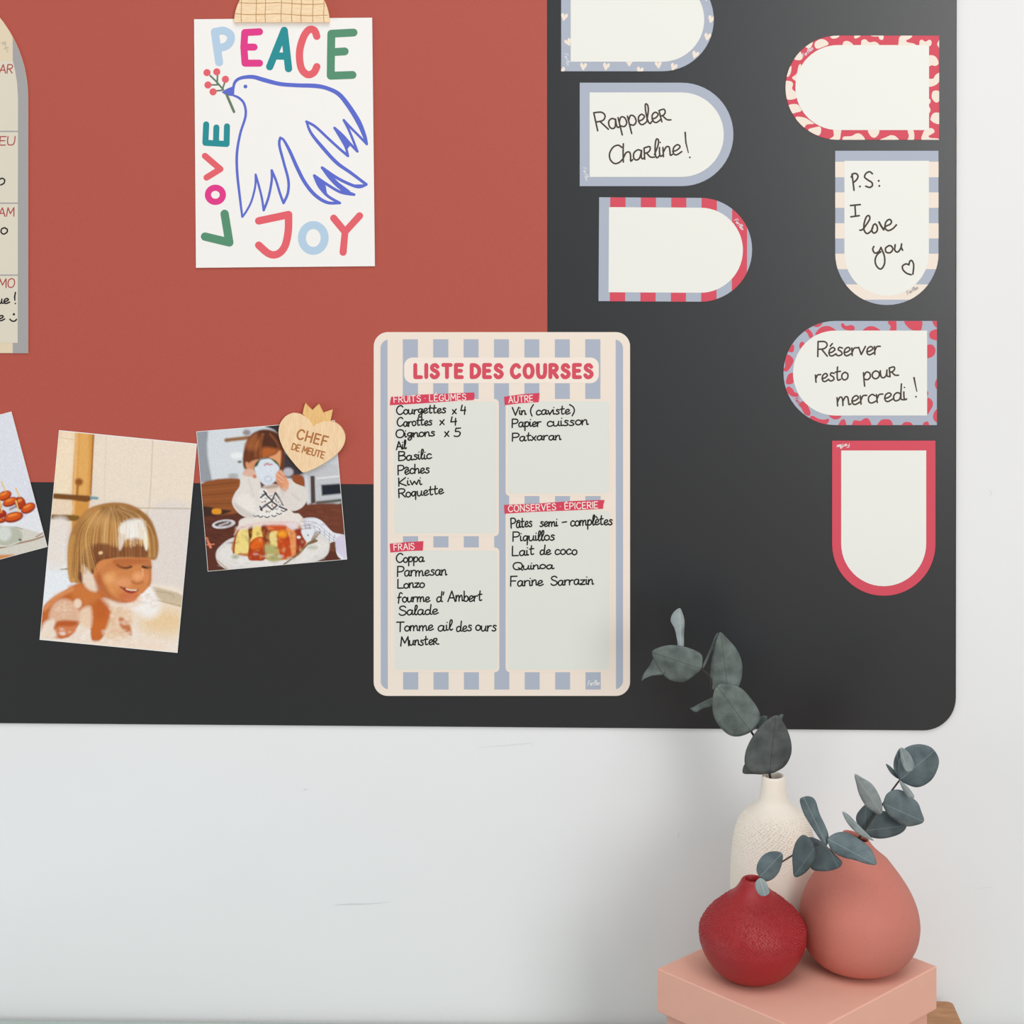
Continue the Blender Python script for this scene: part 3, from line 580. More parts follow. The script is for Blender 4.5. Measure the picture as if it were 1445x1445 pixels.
# --- photo of a child in the bath
c2 = [(83.2, 607.1), (277.8, 626.3), (250.4, 921.3), (55.8, 902.8)]
ph = photo(c2, 'photo print of a fair-haired child smiling in a foamy bath', PB+.0002)
p = Paint(inset(c2, 1.2), 210, 320, (0, 570), 3.906)
p.fill((231, 216, 202))
p.poly([(560, 160), (1100, 210), (1060, 600), (560, 560)], (236, 222, 205), 30); p.poly([(820, 590), (1060, 590), (1010, 1100), (860, 1000)], (228, 218, 212), 20)
p.poly([(320, 140), (425, 150), (400, 560), (370, 900), (270, 900)], (238, 214, 182), 12)
p.poly([(330, 190), (400, 190), (385, 470), (300, 480)], (243, 224, 196), 14)
p.poly([(418, 140), (520, 150), (505, 400), (492, 560), (470, 700), (395, 700), (400, 420)], (214, 150, 70), 5, smooth=False)
p.poly([(440, 140), (490, 150), (480, 500), (430, 500)], (228, 172, 96), 10); p.line([(516, 150), (500, 500)], 9, (168, 108, 44), 3); p.line([(425, 150), (404, 600)], 14, (236, 186, 120), 6)
p.ell(435, 430, 22, 20, (150, 84, 30), 8); p.line([(430, 440), (425, 500)], 10, (160, 98, 40), 5)
p.poly([(290, 494), (400, 500), (505, 510), (480, 540), (400, 530), (288, 520)], (122, 74, 30), 5); p.poly([(280, 610), (430, 616), (415, 645), (278, 634)], (128, 92, 32), 5)
p.poly([(290, 540), (390, 545), (385, 600), (285, 600)], (236, 214, 188), 6); p.line([(505, 518), (535, 520)], 16, (120, 160, 170), 4)
p.line([(842, 200), (834, 400), (822, 575)], 5, (208, 192, 172), 3); p.line([(560, 560), (700, 572), (1060, 577)], 6, (194, 180, 158), 3); p.line([(585, 170), (574, 540)], 5, (224, 206, 184), 4, .7); p.line([(815, 580), (800, 700)], 6, (214, 202, 186), 4)
p.line([(330, 185), (420, 200)], 4, (222, 196, 160), 3)
p.poly([(230, 890), (330, 880), (400, 960), (420, 1010), (300, 1050), (210, 1150)], (233, 238, 244), 10); p.poly([(345, 780), (372, 780), (372, 900), (348, 905)], (246, 248, 250), 5); p.line([(335, 912), (380, 908)], 8, (140, 130, 110), 3)
p.poly([(280, 650), (380, 650), (370, 880), (260, 900)], (233, 226, 222), 16, .9)
# tub, foam
p.poly([(200, 1180), (420, 1150), (640, 1080), (760, 1000), (1020, 1040), (1020, 1400), (190, 1400)], (241, 227, 214), 14)
p.poly([(800, 1010), (860, 1010), (1010, 1056), (1010, 1120), (880, 1080)], (206, 188, 160), 6); p.line([(850, 1078), (1005, 1116)], 6, (165, 145, 120), 3); p.line([(840, 1030), (940, 1045), (960, 1070)], 5, (180, 160, 130), 4)
p.ell(900, 1200, 130, 80, (236, 206, 164), 50); p.ell(820, 1120, 60, 60, (245, 240, 236), 25); p.ell(620, 1340, 300, 40, (243, 222, 204), 20)
# body
p.poly([(225, 1250), (235, 1130), (290, 1070), (380, 1015), (450, 985), (540, 1000), (610, 1060), (640, 1120), (610, 1200), (560, 1295), (505, 1300), (495, 1180), (440, 1210), (380, 1285), (300, 1290)], (196, 104, 44), 6)
p.poly([(380, 1010), (470, 1000), (560, 1060), (480, 1110), (420, 1080)], (206, 120, 58), 14); p.poly([(500, 1130), (600, 1120), (600, 1200), (545, 1290), (510, 1290)], (202, 106, 42), 8)
p.poly([(290, 1110), (340, 1075), (400, 1090), (440, 1150), (430, 1200), (380, 1215), (310, 1200), (270, 1180)], (226, 182, 152), 10); p.poly([(225, 1250), (250, 1200), (300, 1190), (310, 1280), (225, 1290)], (240, 222, 205), 10)
p.ell(360, 1235, 62, 42, (212, 128, 82), 10); p.poly([(300, 1240), (320, 1200), (390, 1195), (430, 1200), (400, 1225), (330, 1225)], (188, 92, 40), 8)
p.ell(428, 1100, 22, 26, (240, 214, 190), 6); p.poly([(440, 1140), (500, 1120), (500, 1230), (440, 1210)], (238, 208, 180), 12)
p.poly([(560, 1075), (640, 1090), (720, 1110), (730, 1180), (700, 1290), (580, 1290), (600, 1200), (610, 1140)], (236, 204, 174), 12); p.poly([(655, 1180), (690, 1185), (720, 1230), (724, 1275), (690, 1255), (660, 1220)], (200, 118, 74), 8)
p.poly([(760, 1020), (830, 1000), (860, 1080), (800, 1130), (720, 1130)], (246, 240, 236), 12); p.poly([(640, 1090), (770, 1060), (760, 1100), (700, 1120)], (244, 228, 214), 8)
# hair, head
p.poly([(385, 975), (373, 880), (376, 780), (395, 700), (440, 625), (500, 570), (600, 546), (690, 548), (770, 580), (830, 640), (864, 720), (874, 790), (862, 850), (820, 860), (640, 850), (560, 890), (520, 940), (470, 900), (455, 985), (410, 985)], (186, 132, 74), 4)
p.poly([(380, 960), (375, 800), (400, 720), (430, 760), (420, 900), (410, 975)], (212, 160, 88), 8); p.poly([(440, 870), (470, 800), (560, 770), (600, 870), (520, 940), (470, 905), (450, 985), (425, 940)], (112, 62, 34), 8)
p.poly([(540, 570), (640, 552), (760, 590), (820, 680), (740, 650), (640, 650)], (172, 124, 70), 12)
for k in range(75):
    t = k/74; x1 = 392+t*470; y1 = 930-t*60 if t < .25 else (880 if t < .4 else 845)+RP.uniform(-14, 6); x0 = 560+t*130+RP.uniform(-20, 20); y0 = 560+RP.uniform(0, 25)
    mx = (x0+x1)/2+(x1-620)*.22; my = (y0+y1)/2-60
    c = RP.choice([(222, 174, 106), (150, 98, 50), (236, 196, 132), (122, 74, 40), (196, 140, 76)]); p.line([(x0, y0), (mx, my), (x1, y1)], RP.uniform(3, 8), c, 3.5, RP.uniform(.25, .55))
p.poly([(470, 840), (560, 770), (650, 790), (800, 780), (812, 846), (720, 846), (640, 850), (560, 882), (505, 935)], (124, 68, 38), 9, .85)
for k in range(22):
    x = 500+k*15; p.line([(x, 770), (x+2, 845+RP.uniform(-8, 6))], 4, RP.choice([(92, 50, 30), (170, 112, 62), (140, 84, 46)]), 2, .6)
p.poly([(655, 690), (680, 652), (730, 634), (785, 640), (804, 690), (800, 745), (750, 738), (700, 744), (668, 735)], (244, 240, 234), 9, .95); p.poly([(655, 720), (690, 720), (684, 760), (664, 806), (654, 790)], (226, 206, 190), 6); p.poly([(780, 690), (808, 690), (815, 790), (800, 800)], (246, 236, 214), 5)
p.line([(800, 650), (838, 700), (850, 780), (852, 840)], 10, (226, 190, 120), 4, .8); p.line([(760, 590), (820, 650), (850, 720)], 9, (132, 92, 40), 4, .7)
pass
# face
p.poly([(545, 870), (640, 850), (800, 850), (832, 862), (834, 930), (830, 990), (800, 1030), (765, 1062), (720, 1092), (650, 1094), (600, 1066), (545, 1025), (515, 950)], (212, 134, 76), 4)
p.poly([(530, 930), (600, 880), (640, 930), (640, 1030), (590, 1050), (545, 1015)], (226, 150, 88), 18, .8); p.poly([(640, 855), (800, 855), (800, 880), (640, 885)], (176, 96, 52), 8, .7); p.ell(680, 985, 45, 30, (232, 158, 108), 16, .8); p.ell(705, 1062, 50, 24, (204, 108, 66), 12, .8)
p.k = (.5946, 312.5, .5946, 507.8)
p.ell(630, 640, 60, 24, (190, 112, 62), 12, .8); p.ell(832, 640, 40, 24, (190, 116, 70), 10, .8); p.line([(560, 638), (600, 660), (650, 666), (690, 654)], 20, (62, 28, 20), 5); p.line([(798, 655), (835, 664), (868, 660)], 22, (54, 34, 26), 5); p.line([(560, 600), (620, 592), (690, 606)], 9, (186, 110, 62), 7, .7); p.line([(800, 620), (860, 615)], 9, (190, 120, 76), 6, .7)
p.ell(752, 745, 48, 40, (236, 164, 112), 14); p.line([(700, 795), (745, 812), (800, 795)], 12, (166, 84, 46), 8, .8); p.line([(798, 680), (800, 740)], 10, (244, 192, 150), 6, .7); p.ell(835, 760, 30, 50, (222, 140, 88), 12, .8)
p.poly([(596, 846), (640, 850), (700, 868), (756, 868), (735, 892), (690, 902), (640, 888)], (150, 42, 30), 5); p.line([(590, 842), (600, 850)], 16, (150, 70, 40), 5, .8); p.ell(690, 960, 60, 24, (218, 128, 86), 12, .8); p.line([(648, 862), (690, 872), (735, 872)], 12, (246, 226, 200), 4); p.line([(640, 905), (700, 915), (750, 895)], 10, (222, 118, 84), 6, .8)
p.poly([(235, 650), (275, 660), (330, 740), (385, 840), (360, 885), (290, 860), (250, 800)], (236, 214, 194), 10); p.poly([(440, 950), (560, 980), (700, 1010), (780, 930), (790, 990), (720, 1030), (560, 1060), (480, 1000)], (240, 220, 202), 12)
p.k = (1, 0, 1, 0); p.poly([(515, 950), (560, 900), (640, 860), (800, 855), (700, 900), (600, 930), (560, 1000)], (190, 106, 54), 12, .5)
for k in range(60):
    t = k/59; x1 = 395+t*140; y1 = 960-t*50; p.line([(560-60*(1-t), 575+40*(1-t)), ((560+x1)/2-55, 720), (x1, y1+RP.uniform(-20, 10))], 3, RP.choice([(232, 184, 112), (104, 62, 34), (200, 140, 70)]), 1.5, .45)
for k in range(34):
    x = RP.uniform(655, 806); y0 = RP.uniform(640, 700); p.line([(x, y0), (x+(x-730)*.06, y0+RP.uniform(50, 110))], 3, RP.choice([(250, 248, 244), (240, 226, 200), (206, 176, 128), (250, 248, 244)]), 2, .5)
for k in range(26):
    a = RP.uniform(0, 6.28); p.ell(360+55*math.cos(a)*RP.random(), 1135+40*math.sin(a)*RP.random(), 9, 6, (236, 204, 178), 4, .5)
p.poly([(376, 780), (395, 700), (440, 640), (470, 700), (440, 800), (430, 900), (400, 960), (378, 900)], (150, 98, 48), 26, .45); p.poly([(800, 600), (850, 680), (872, 780), (862, 850), (835, 850), (830, 760), (800, 680)], (150, 98, 46), 12, .5)
p.poly([(600, 556), (690, 556), (760, 590), (740, 630), (640, 640), (560, 600)], (128, 84, 46), 24, .45); p.ell(545, 640, 60, 40, (216, 166, 104), 26, .5)
p.poly([(545, 930), (620, 1060), (700, 1092), (650, 1096), (590, 1064), (530, 1010)], (176, 88, 44), 12, .7); p.poly([(800, 860), (834, 862), (832, 990), (815, 1000), (822, 930)], (184, 112, 66), 8, .6)
p.ell(600, 960, 30, 26, (240, 176, 116), 18, .7); p.ell(560, 1130, 40, 60, (188, 92, 38), 20, .6); p.poly([(240, 1120), (300, 1060), (390, 1015), (400, 1030), (310, 1080), (250, 1140)], (226, 150, 96), 9, .8)
for k in range(90):
    x = RP.uniform(240, 980); y = RP.uniform(1240, 1350); p.ell(x, y, RP.uniform(6, 16), RP.uniform(4, 9), RP.choice([(250, 240, 230), (232, 210, 190)]), 6, .35)
for k in range(40): p.ell(RP.uniform(775, 860), RP.uniform(1050, 1130), 8, 6, RP.choice([(252, 248, 246), (228, 214, 204)]), 4, .5)
for k in range(30): p.ell(RP.uniform(610, 720), RP.uniform(1110, 1280), 12, 9, RP.choice([(246, 222, 198), (222, 178, 142)]), 7, .45)
p.line([(551, 822), (558, 820)], 16, (236, 206, 150), 4)
p.build('printed_picture', PB+.0002+PT+.00006, ph)

# --- photo of a toddler drinking
c3 = [(277, 609), (472.4, 593.0), (489.7, 789.4), (293.2, 806.5)]
ph = photo(c3, 'photo print of a toddler drinking from a cup behind a sliced cake', PB+.0004)
p = Paint(inset(c3, .8), 230, 230, (250, 560), 5.558)
p.fill((96, 52, 36))
p.poly([(100, 200), (900, 150), (1300, 200), (1300, 640), (100, 690)], (204, 212, 220), 8, smooth=False); p.poly([(130, 250), (240, 260), (270, 670), (160, 670)], (150, 156, 164), 8, smooth=False)
p.poly([(250, 280), (520, 260), (500, 640), (290, 660)], (214, 220, 226), 12); p.line([(385, 340), (560, 320)], 30, (150, 104, 66), 8); p.ell(545, 280, 30, 22, (150, 140, 145), 10); p.ell(470, 460, 50, 26, (236, 240, 242), 12); p.ell(490, 510, 16, 10, (120, 120, 110), 6); p.ell(440, 620, 40, 20, (176, 178, 176), 10)
p.poly([(690, 230), (820, 220), (840, 330), (760, 260)], (48, 44, 48), 8); p.poly([(800, 420), (900, 480), (1000, 580), (900, 640), (800, 600)], (60, 54, 60), 14); p.ell(870, 590, 40, 34, (190, 186, 196), 10)
p.poly([(1000, 600), (1280, 540), (1300, 820), (1100, 850), (1000, 800)], (196, 198, 204), 8); p.poly([(900, 620), (985, 620), (1000, 700), (930, 700)], (150, 78, 40), 8); p.poly([(1045, 620), (1078, 620), (1085, 830), (1050, 840)], (78, 62, 58), 5, smooth=False); p.line([(1010, 620), (1030, 840)], 24, (210, 214, 220), 5)
p.poly([(1130, 690), (1280, 680), (1290, 760), (1135, 775)], (30, 34, 48), 8, smooth=False); p.line([(1100, 640), (1290, 620)], 14, (226, 226, 230), 6); p.line([(1100, 830), (1300, 810)], 24, (86, 92, 84), 8); p.ell(1230, 870, 70, 24, (120, 120, 112), 14)
p.poly([(170, 690), (480, 640), (520, 760), (500, 900), (200, 920)], (146, 82, 40), 8); 
for k in range(6): p.line([(190, 700+k*36), (470, 670+k*40)], 8, [(110, 58, 28), (166, 98, 52)][k % 2], 6, .6)
p.poly([(190, 860), (330, 880), (420, 900), (200, 960)], (60, 38, 30), 8); p.poly([(280, 880), (340, 880), (340, 918), (278, 916)], (226, 150, 40), 6)
p.poly([(200, 940), (700, 900), (1300, 840), (1340, 1300), (230, 1390)], (92, 46, 32), 8, smooth=False); p.poly([(960, 860), (1290, 850), (1310, 1080), (1000, 1000)], (112, 58, 40), 12)
p.ell(365, 998, 92, 34, (222, 224, 230), 4, rot=-8); p.ell(360, 996, 66, 20, (92, 70, 66), 6, rot=-8); p.line([(330, 1010), (400, 985)], 12, (200, 200, 206), 5)
p.line([(232, 1110), (262, 1180)], 18, (232, 136, 104), 4); p.line([(235, 1160), (290, 1155)], 9, (226, 126, 96), 3)
# child legs / trousers
p.poly([(950, 980), (1040, 945), (1130, 970), (1220, 1060), (1320, 1100), (1335, 1280), (1260, 1250), (1230, 1150), (1180, 1150), (1080, 1140), (980, 1080)], (228, 230, 238), 4)
for k in range(9): p.line([(955+k*40, 970+k*16), (1000+k*32, 1100+k*8)], 5, (110, 112, 130), 2, .7); 
for k in range(5): p.line([(960, 980+k*30), (1080, 985+k*28), (1200, 1080+k*24), (1260, 1120+k*20)], 4, (120, 122, 140), 2, .6)
p.poly([(1200, 1150), (1250, 1140), (1240, 1210), (1200, 1205)], (110, 64, 44), 4); p.poly([(1250, 1110), (1320, 1090), (1335, 1275), (1290, 1250), (1245, 1190)], (214, 206, 228), 5)
# body and sleeves
p.poly([(500, 960), (480, 1010), (450, 1080), (500, 1060), (960, 1000), (960, 920), (900, 900), (860, 760), (760, 700), (680, 700), (640, 900)], (232, 224, 216), 5)
p.poly([(500, 620), (560, 600), (640, 640), (662, 760), (660, 880), (620, 940), (540, 945), (470, 900), (430, 830), (450, 760), (490, 700)], (226, 220, 214), 4); p.poly([(470, 800), (540, 760), (620, 830), (600, 920), (500, 900)], (236, 231, 226), 16, .8)
p.poly([(790, 700), (870, 640), (930, 680), (1000, 710), (1022, 760), (1010, 830), (960, 880), (890, 890), (830, 800)], (224, 217, 212), 4); p.line([(900, 760), (960, 810)], 10, (200, 192, 188), 8, .7); p.line([(560, 650), (600, 780)], 12, (206, 200, 196), 10, .6)
p.poly([(655, 720), (780, 700), (850, 880), (820, 930), (690, 950), (600, 930), (650, 880)], (236, 232, 228), 5)
DK = (40, 34, 50)
for pts in ([(655, 790), (690, 760), (720, 790), (745, 815), (770, 750), (800, 800)], [(655, 885), (690, 850), (740, 820), (785, 850), (745, 885), (705, 850)], [(770, 750), (800, 790), (830, 850)], [(650, 860), (665, 890)], [(800, 860), (860, 885)], [(680, 740), (700, 760)]):
    p.line(pts, 13, DK, 3, .95, False)
for x, y in ((615, 935), (655, 940), (705, 943), (760, 935), (800, 918), (835, 895)): p.line([(x-18, y-5), (x, y+4), (x+18, y-5)], 9, DK, 3, .9)
for x, y in ((690, 820), (775, 812), (700, 900), (745, 850)): p.ell(x, y, 6, 10, (170, 110, 70), 3)
p.poly([(700, 690), (790, 690), (780, 740), (720, 760)], (226, 208, 196), 6)
# head
p.k = (.4616, 444.6, .4616, 222.3)
p.poly([(180, 740), (150, 600), (170, 420), (230, 240), (330, 130), (480, 75), (640, 90), (780, 170), (850, 330), (860, 600), (820, 780), (700, 600), (500, 560), (380, 640), (290, 760)], (110, 56, 30), 8)
p.poly([(200, 330), (330, 180), (440, 150), (420, 340), (340, 430), (230, 400)], (168, 98, 54), 20); p.poly([(420, 120), (640, 100), (780, 190), (800, 380), (640, 380), (470, 320)], (78, 42, 28), 18); p.poly([(470, 440), (520, 380), (700, 400), (740, 440), (640, 520), (520, 560), (480, 540)], (196, 106, 46), 14)
for k in range(26):
    x = 260+k*22; p.line([(430+k*8, 150), (x-20, 340), (x-60+k*2, 560-abs(k-13)*4)], RP.uniform(8, 18), RP.choice([(206, 124, 66), (70, 36, 24), (150, 82, 42), (98, 50, 28)]), 9, .35)
p.poly([(250, 660), (330, 600), (420, 590), (380, 720), (350, 790), (260, 780)], (214, 146, 104), 8); p.poly([(600, 550), (700, 500), (790, 430), (800, 560), (770, 720), (700, 640)], (228, 160, 112), 8); p.poly([(200, 640), (250, 640), (290, 740), (230, 770)], (216, 150, 110), 8)
p.poly([(160, 800), (210, 750), (310, 750), (380, 800), (380, 880), (300, 880), (160, 850)], (222, 180, 158), 7); p.poly([(330, 850), (380, 850), (370, 900), (330, 890)], (206, 116, 92), 6)
p.ell(560, 720, 215, 165, (58, 84, 44), 6); p.poly([(355, 720), (400, 690), (450, 600), (530, 575), (620, 575), (700, 640), (760, 700), (770, 760), (730, 860), (680, 970), (590, 1020), (500, 1000), (420, 900), (370, 810)], (218, 226, 236), 6)
p.ell(585, 920, 80, 70, (206, 214, 226), 10); p.ell(585, 905, 60, 40, (190, 196, 210), 6, .8); p.ell(583, 912, 44, 28, (222, 228, 236), 6); p.line([(520, 680), (570, 655), (600, 672), (650, 662)], 20, (196, 60, 60), 6, .9); p.line([(530, 645), (600, 640)], 10, (120, 170, 140), 5, .7)
p.poly([(710, 870), (730, 800), (800, 760), (850, 830), (930, 960), (920, 1080), (850, 1130), (780, 1060), (730, 970)], (226, 160, 122), 7)
for a_, b_ in (((730, 870), (820, 940)), ((730, 930), (830, 1010)), ((760, 800), (860, 890)), ((740, 980), (820, 1060))): p.line([a_, b_], 14, (190, 108, 76), 7, .6)
for a_, b_ in (((740, 840), (840, 910)), ((740, 900), (830, 975)), ((800, 790), (840, 840))): p.line([a_, b_], 16, (242, 190, 156), 7, .7)
p.poly([(470, 1020), (560, 1030), (720, 1000), (740, 1060), (500, 1080)], (150, 120, 110), 8, .6)
p.k = (1, 0, 1, 0)
# plate and cake (crop (290,700) scale 6.881 -> local)
kk = 5.558/6.881; p.k = (kk, 40*5.558, kk, 140*5.558)
p.poly([(100, 560), (150, 480), (280, 400), (600, 350), (1000, 350), (1170, 400), (1205, 500), (1150, 600), (950, 670), (700, 690), (450, 715), (250, 725), (130, 660)], (222, 218, 216), 5)
p.poly([(140, 560), (300, 480), (1100, 440), (1160, 520), (950, 630), (300, 680)], (232, 228, 224), 16, .8); p.line([(110, 620), (220, 715)], 8, (190, 150, 110), 4); p.line([(220, 716), (700, 676), (1100, 640)], 7, (206, 200, 190), 3)
p.ell(290, 590, 34, 22, (176, 180, 160), 12); p.ell(1040, 500, 50, 20, (196, 196, 180), 12)
p.poly([(265, 550), (290, 380), (350, 300), (520, 260), (800, 250), (900, 270), (960, 400), (980, 470), (900, 580), (780, 620), (650, 620), (520, 600)], (196, 124, 70), 6); p.poly([(285, 380), (360, 300), (560, 250), (900, 260), (900, 320), (700, 300), (500, 320), (340, 330)], (232, 206, 200), 14)
p.poly([(285, 555), (300, 400), (340, 325), (410, 320), (425, 430), (420, 545), (340, 555)], (238, 218, 134), 5); p.line([(272, 555), (290, 400), (330, 310), (380, 300)], 12, (160, 66, 26), 4); p.poly([(420, 300), (460, 290), (450, 400), (425, 400)], (90, 44, 24), 5)
p.poly([(450, 400), (465, 300), (530, 290), (560, 400), (490, 450), (440, 440)], (242, 214, 120), 6); p.poly([(415, 610), (430, 470), (480, 410), (560, 400), (572, 500), (575, 615), (500, 628)], (178, 60, 20), 5); p.poly([(440, 480), (490, 410), (555, 415), (560, 490), (470, 520)], (226, 100, 20), 12)
p.poly([(540, 300), (600, 280), (640, 380), (620, 460), (580, 460)], (128, 50, 24), 7); p.poly([(590, 280), (760, 270), (780, 330), (640, 350)], (206, 84, 34), 10); p.poly([(620, 370), (680, 340), (720, 360), (700, 480), (640, 500)], (236, 214, 140), 7); p.poly([(575, 480), (690, 490), (740, 600), (660, 640), (590, 600)], (178, 172, 110), 12)
p.poly([(700, 350), (780, 340), (830, 420), (840, 560), (760, 605), (720, 560), (695, 440)], (196, 70, 22), 7); p.ell(745, 370, 44, 34, (246, 164, 40), 14); p.poly([(790, 320), (850, 330), (880, 440), (870, 560), (835, 570), (820, 430)], (232, 146, 88), 6); p.poly([(860, 290), (910, 280), (970, 440), (930, 520), (880, 560), (880, 420)], (150, 48, 34), 6); p.ell(905, 400, 20, 14, (240, 226, 220), 4); p.poly([(800, 260), (890, 260), (900, 310), (830, 320)], (226, 214, 222), 10)
p.line([(760, 665), (900, 560), (1010, 450)], 14, (104, 96, 66), 4)
for k in range(4): p.line([(1020+k*8, 450-k*2), (1066+k*17, 345)], 7, (132, 104, 72), 2)
p.poly([(985, 460), (1060, 420), (1090, 440), (1010, 470)], (128, 100, 70), 4); p.poly([(930, 330), (1060, 320), (1030, 400), (980, 440)], (226, 230, 238), 5); p.ell(995, 380, 6, 8, (50, 50, 60), 3)
for k in range(110):
    x = RP.uniform(290, 960); y = RP.uniform(290, 600); p.ell(x, y, RP.uniform(6, 18), RP.uniform(6, 20), RP.choice([(242, 206, 110), (196, 66, 24), (236, 150, 50), (110, 44, 24), (236, 214, 150)]), 9, .28)
p.poly([(300, 300), (520, 255), (880, 255), (900, 285), (560, 285), (350, 330)], (234, 216, 214), 10, .7); p.line([(420, 330), (428, 540)], 10, (120, 50, 24), 6, .7); p.line([(566, 400), (574, 600)], 12, (120, 44, 22), 7, .6)
for k in range(30): p.ell(RP.uniform(130, 1150), RP.uniform(560, 690), 26, 8, RP.choice([(244, 242, 240), (196, 192, 188)]), 9, .35)
p.k = (1, 0, 1, 0)
for x, y in ((672, 770), (700, 800), (735, 780), (760, 800), (790, 830), (810, 850), (668, 830), (690, 865), (760, 870), (720, 905), (780, 885)): p.line([(x-9, y-8), (x, y), (x+10, y-9)], 6, (48, 42, 58), 3, .75)
p.poly([(860, 720), (830, 800), (860, 870), (800, 820), (790, 740)], (206, 198, 192), 14, .5); p.poly([(440, 830), (480, 900), (560, 945), (620, 935), (560, 900), (500, 860)], (196, 188, 182), 12, .6)
for k in range(26): p.line([(200+RP.uniform(0, 300), 960+RP.uniform(0, 380)), (230+RP.uniform(0, 300), 965+RP.uniform(0, 380))], 6, RP.choice([(120, 64, 44), (72, 34, 24)]), 5, .0)
for k in range(50):
    x = RP.uniform(220, 460); y = RP.uniform(950, 1150); p.ell(x, y, 26, 6, RP.choice([(124, 70, 50), (70, 34, 26)]), 7, .3)
for k in range(40): p.ell(RP.uniform(980, 1300), RP.uniform(860, 1040), 24, 6, RP.choice([(140, 80, 58), (84, 42, 30)]), 7, .3)
p.build('printed_picture', PB+.0004+PT+.00006, ph)

# --- photo of sausages on sticks at the left edge
c1 = [(-175.1, 631.8), (15.9, 580.8), (66.8, 771.7), (-124.2, 822.7)]
ph = photo(c1, 'photo print of cocktail sausages on sticks, cut off by the left edge', PB+.0003)
p = Paint(inset(c1, .8), 200, 200, (0, 570), 6.2875)
p.fill((214, 218, 230)); p.poly([(-1200, -100), (100, 0), (300, 800), (-1200, 1000)], (222, 225, 236), 100)
p.poly([(-1200, 1120), (60, 1080), (380, 1130), (460, 1300), (-900, 1700)], (214, 210, 200), 14); p.line([(-300, 1300), (-20, 1280), (150, 1240), (300, 1205), (410, 1165)], 12, (148, 104, 74), 5); p.line([(320, 1180), (380, 1145)], 9, (150, 112, 86), 4); p.poly([(-900, 1420), (0, 1340), (80, 1370), (-500, 1560)], (206, 138, 80), 10)
p.ell(60, 1170, 140, 90, (186, 188, 172), 8); p.ell(40, 1150, 60, 66, (214, 220, 214), 16); p.line([(-60, 1250), (60, 1262), (170, 1220)], 7, (226, 228, 220), 4); p.ell(178, 1206, 14, 10, (80, 96, 60), 5); p.line([(-80, 1080), (60, 1075), (200, 1110)], 6, (130, 136, 120), 4)
p.poly([(90, 1060), (200, 1020), (320, 920), (350, 1010), (375, 1140), (240, 1110), (120, 1080)], (228, 230, 236), 7); p.poly([(-900, 900), (0, 1040), (120, 1070), (60, 1085), (-700, 1000)], (232, 234, 240), 8)
def saus(x, y, rx, ry, r_, c=(212, 84, 20)):
    p.ell(x, y, rx, ry, (138, 36, 16), 5, rot=r_); p.ell(x-2, y-5, rx*.86, ry*.72, c, 8, rot=r_); p.ell(x-8, y-ry*.4, rx*.5, ry*.22, (244, 150, 60), 8, .9, rot=r_)
for a in ((180, 880, 48, 60, -20, (178, 56, 20)), (40, 815, 66, 42, -25), (90, 870, 70, 40, -22), (250, 925, 70, 44, -28), (0, 975, 60, 40, 0, (170, 40, 18)), (120, 1005, 88, 46, -14), (-60, 900, 80, 50, 10), (-120, 1000, 90, 48, 5), (0, 1035, 50, 24, 0, (190, 66, 20)), (-250, 880, 80, 46, -20), (-300, 990, 90, 46, 10), (-430, 940, 80, 46, -10)): saus(*a)
p.line([(90, 935), (150, 905)], 16, (96, 26, 12), 8, .8)
for a, b in (((14, 690), (46, 770)), ((140, 750), (172, 822)), ((142, 862), (166, 955)), ((0, 860), (14, 945)), ((-120, 700), (-90, 850)), ((-300, 720), (-270, 860))): p.line([a, b], 13, (236, 196, 124), 4)
p.build('printed_picture', PB+.0003+PT+.00006, ph)

# ------------------------------------------------------------------ heart magnet
O4, S4 = (250, 560), 5.558
ht = catmull(T([(990, 595), (1030, 583), (1100, 552), (1200, 492), (1285, 415), (1318, 335), (1303, 265), (1252, 210), (1180, 190), (1110, 205), (1067, 232)], O4, S4), 6)+catmull(T([(1067, 230), (1034, 180), (985, 145), (910, 128), (845, 158), (803, 220), (796, 300), (822, 385), (870, 465), (930, 540), (975, 588)], O4, S4), 6)
h0 = PB+.0004+PT; hth = 0.0034
hm = slab(ht, h0, h0+hth, 0.0003).build('heart_magnet', wood('heart_wood', (236, 200, 158), (248, 220, 180), (900, 140, 140)), loc=W(440, 624, h0))
tag(hm, 'pale wooden heart magnet with crown, engraved CHEF DE MEUTE, on the toddler photo', 'magnet')
slab(T([(983, 135), (992, 90), (1005, 50), (1030, 78), (1060, 105), (1085, 78), (1112, 56), (1128, 88), (1146, 125), (1182, 112), (1220, 100), (1212, 148), (1200, 192), (1170, 190), (1120, 200), (1067, 230), (1030, 178)], O4, S4), h0, h0+hth-.0004, 0.0002).build('crown', wood('crown_wood', (226, 178, 112), (240, 200, 138), (900, 140, 140)), hm, label='honey coloured wooden crown')
M_burn = mat('burnt_brown_engraving', (178, 116, 66), .7)
def P4(x, y): return T([(x, y)], O4, S4)[0]
a = P4(935, 325); b = P4(1150, 388); m = MB(); text(m, 'CHEF', a[0], a[1], b[0]+3, b[1], 13.5, 2.5, h0+hth+.00006, gap=.3); m.build('lettering', M_burn, hm)
a = P4(897, 412); b = P4(1140, 482); m = MB(); text(m, 'DE MEUTE', a[0], a[1], b[0]+1, b[1], 8.8, 1.8, h0+hth+.00006, gap=.2); m.build('lettering', M_burn, hm)

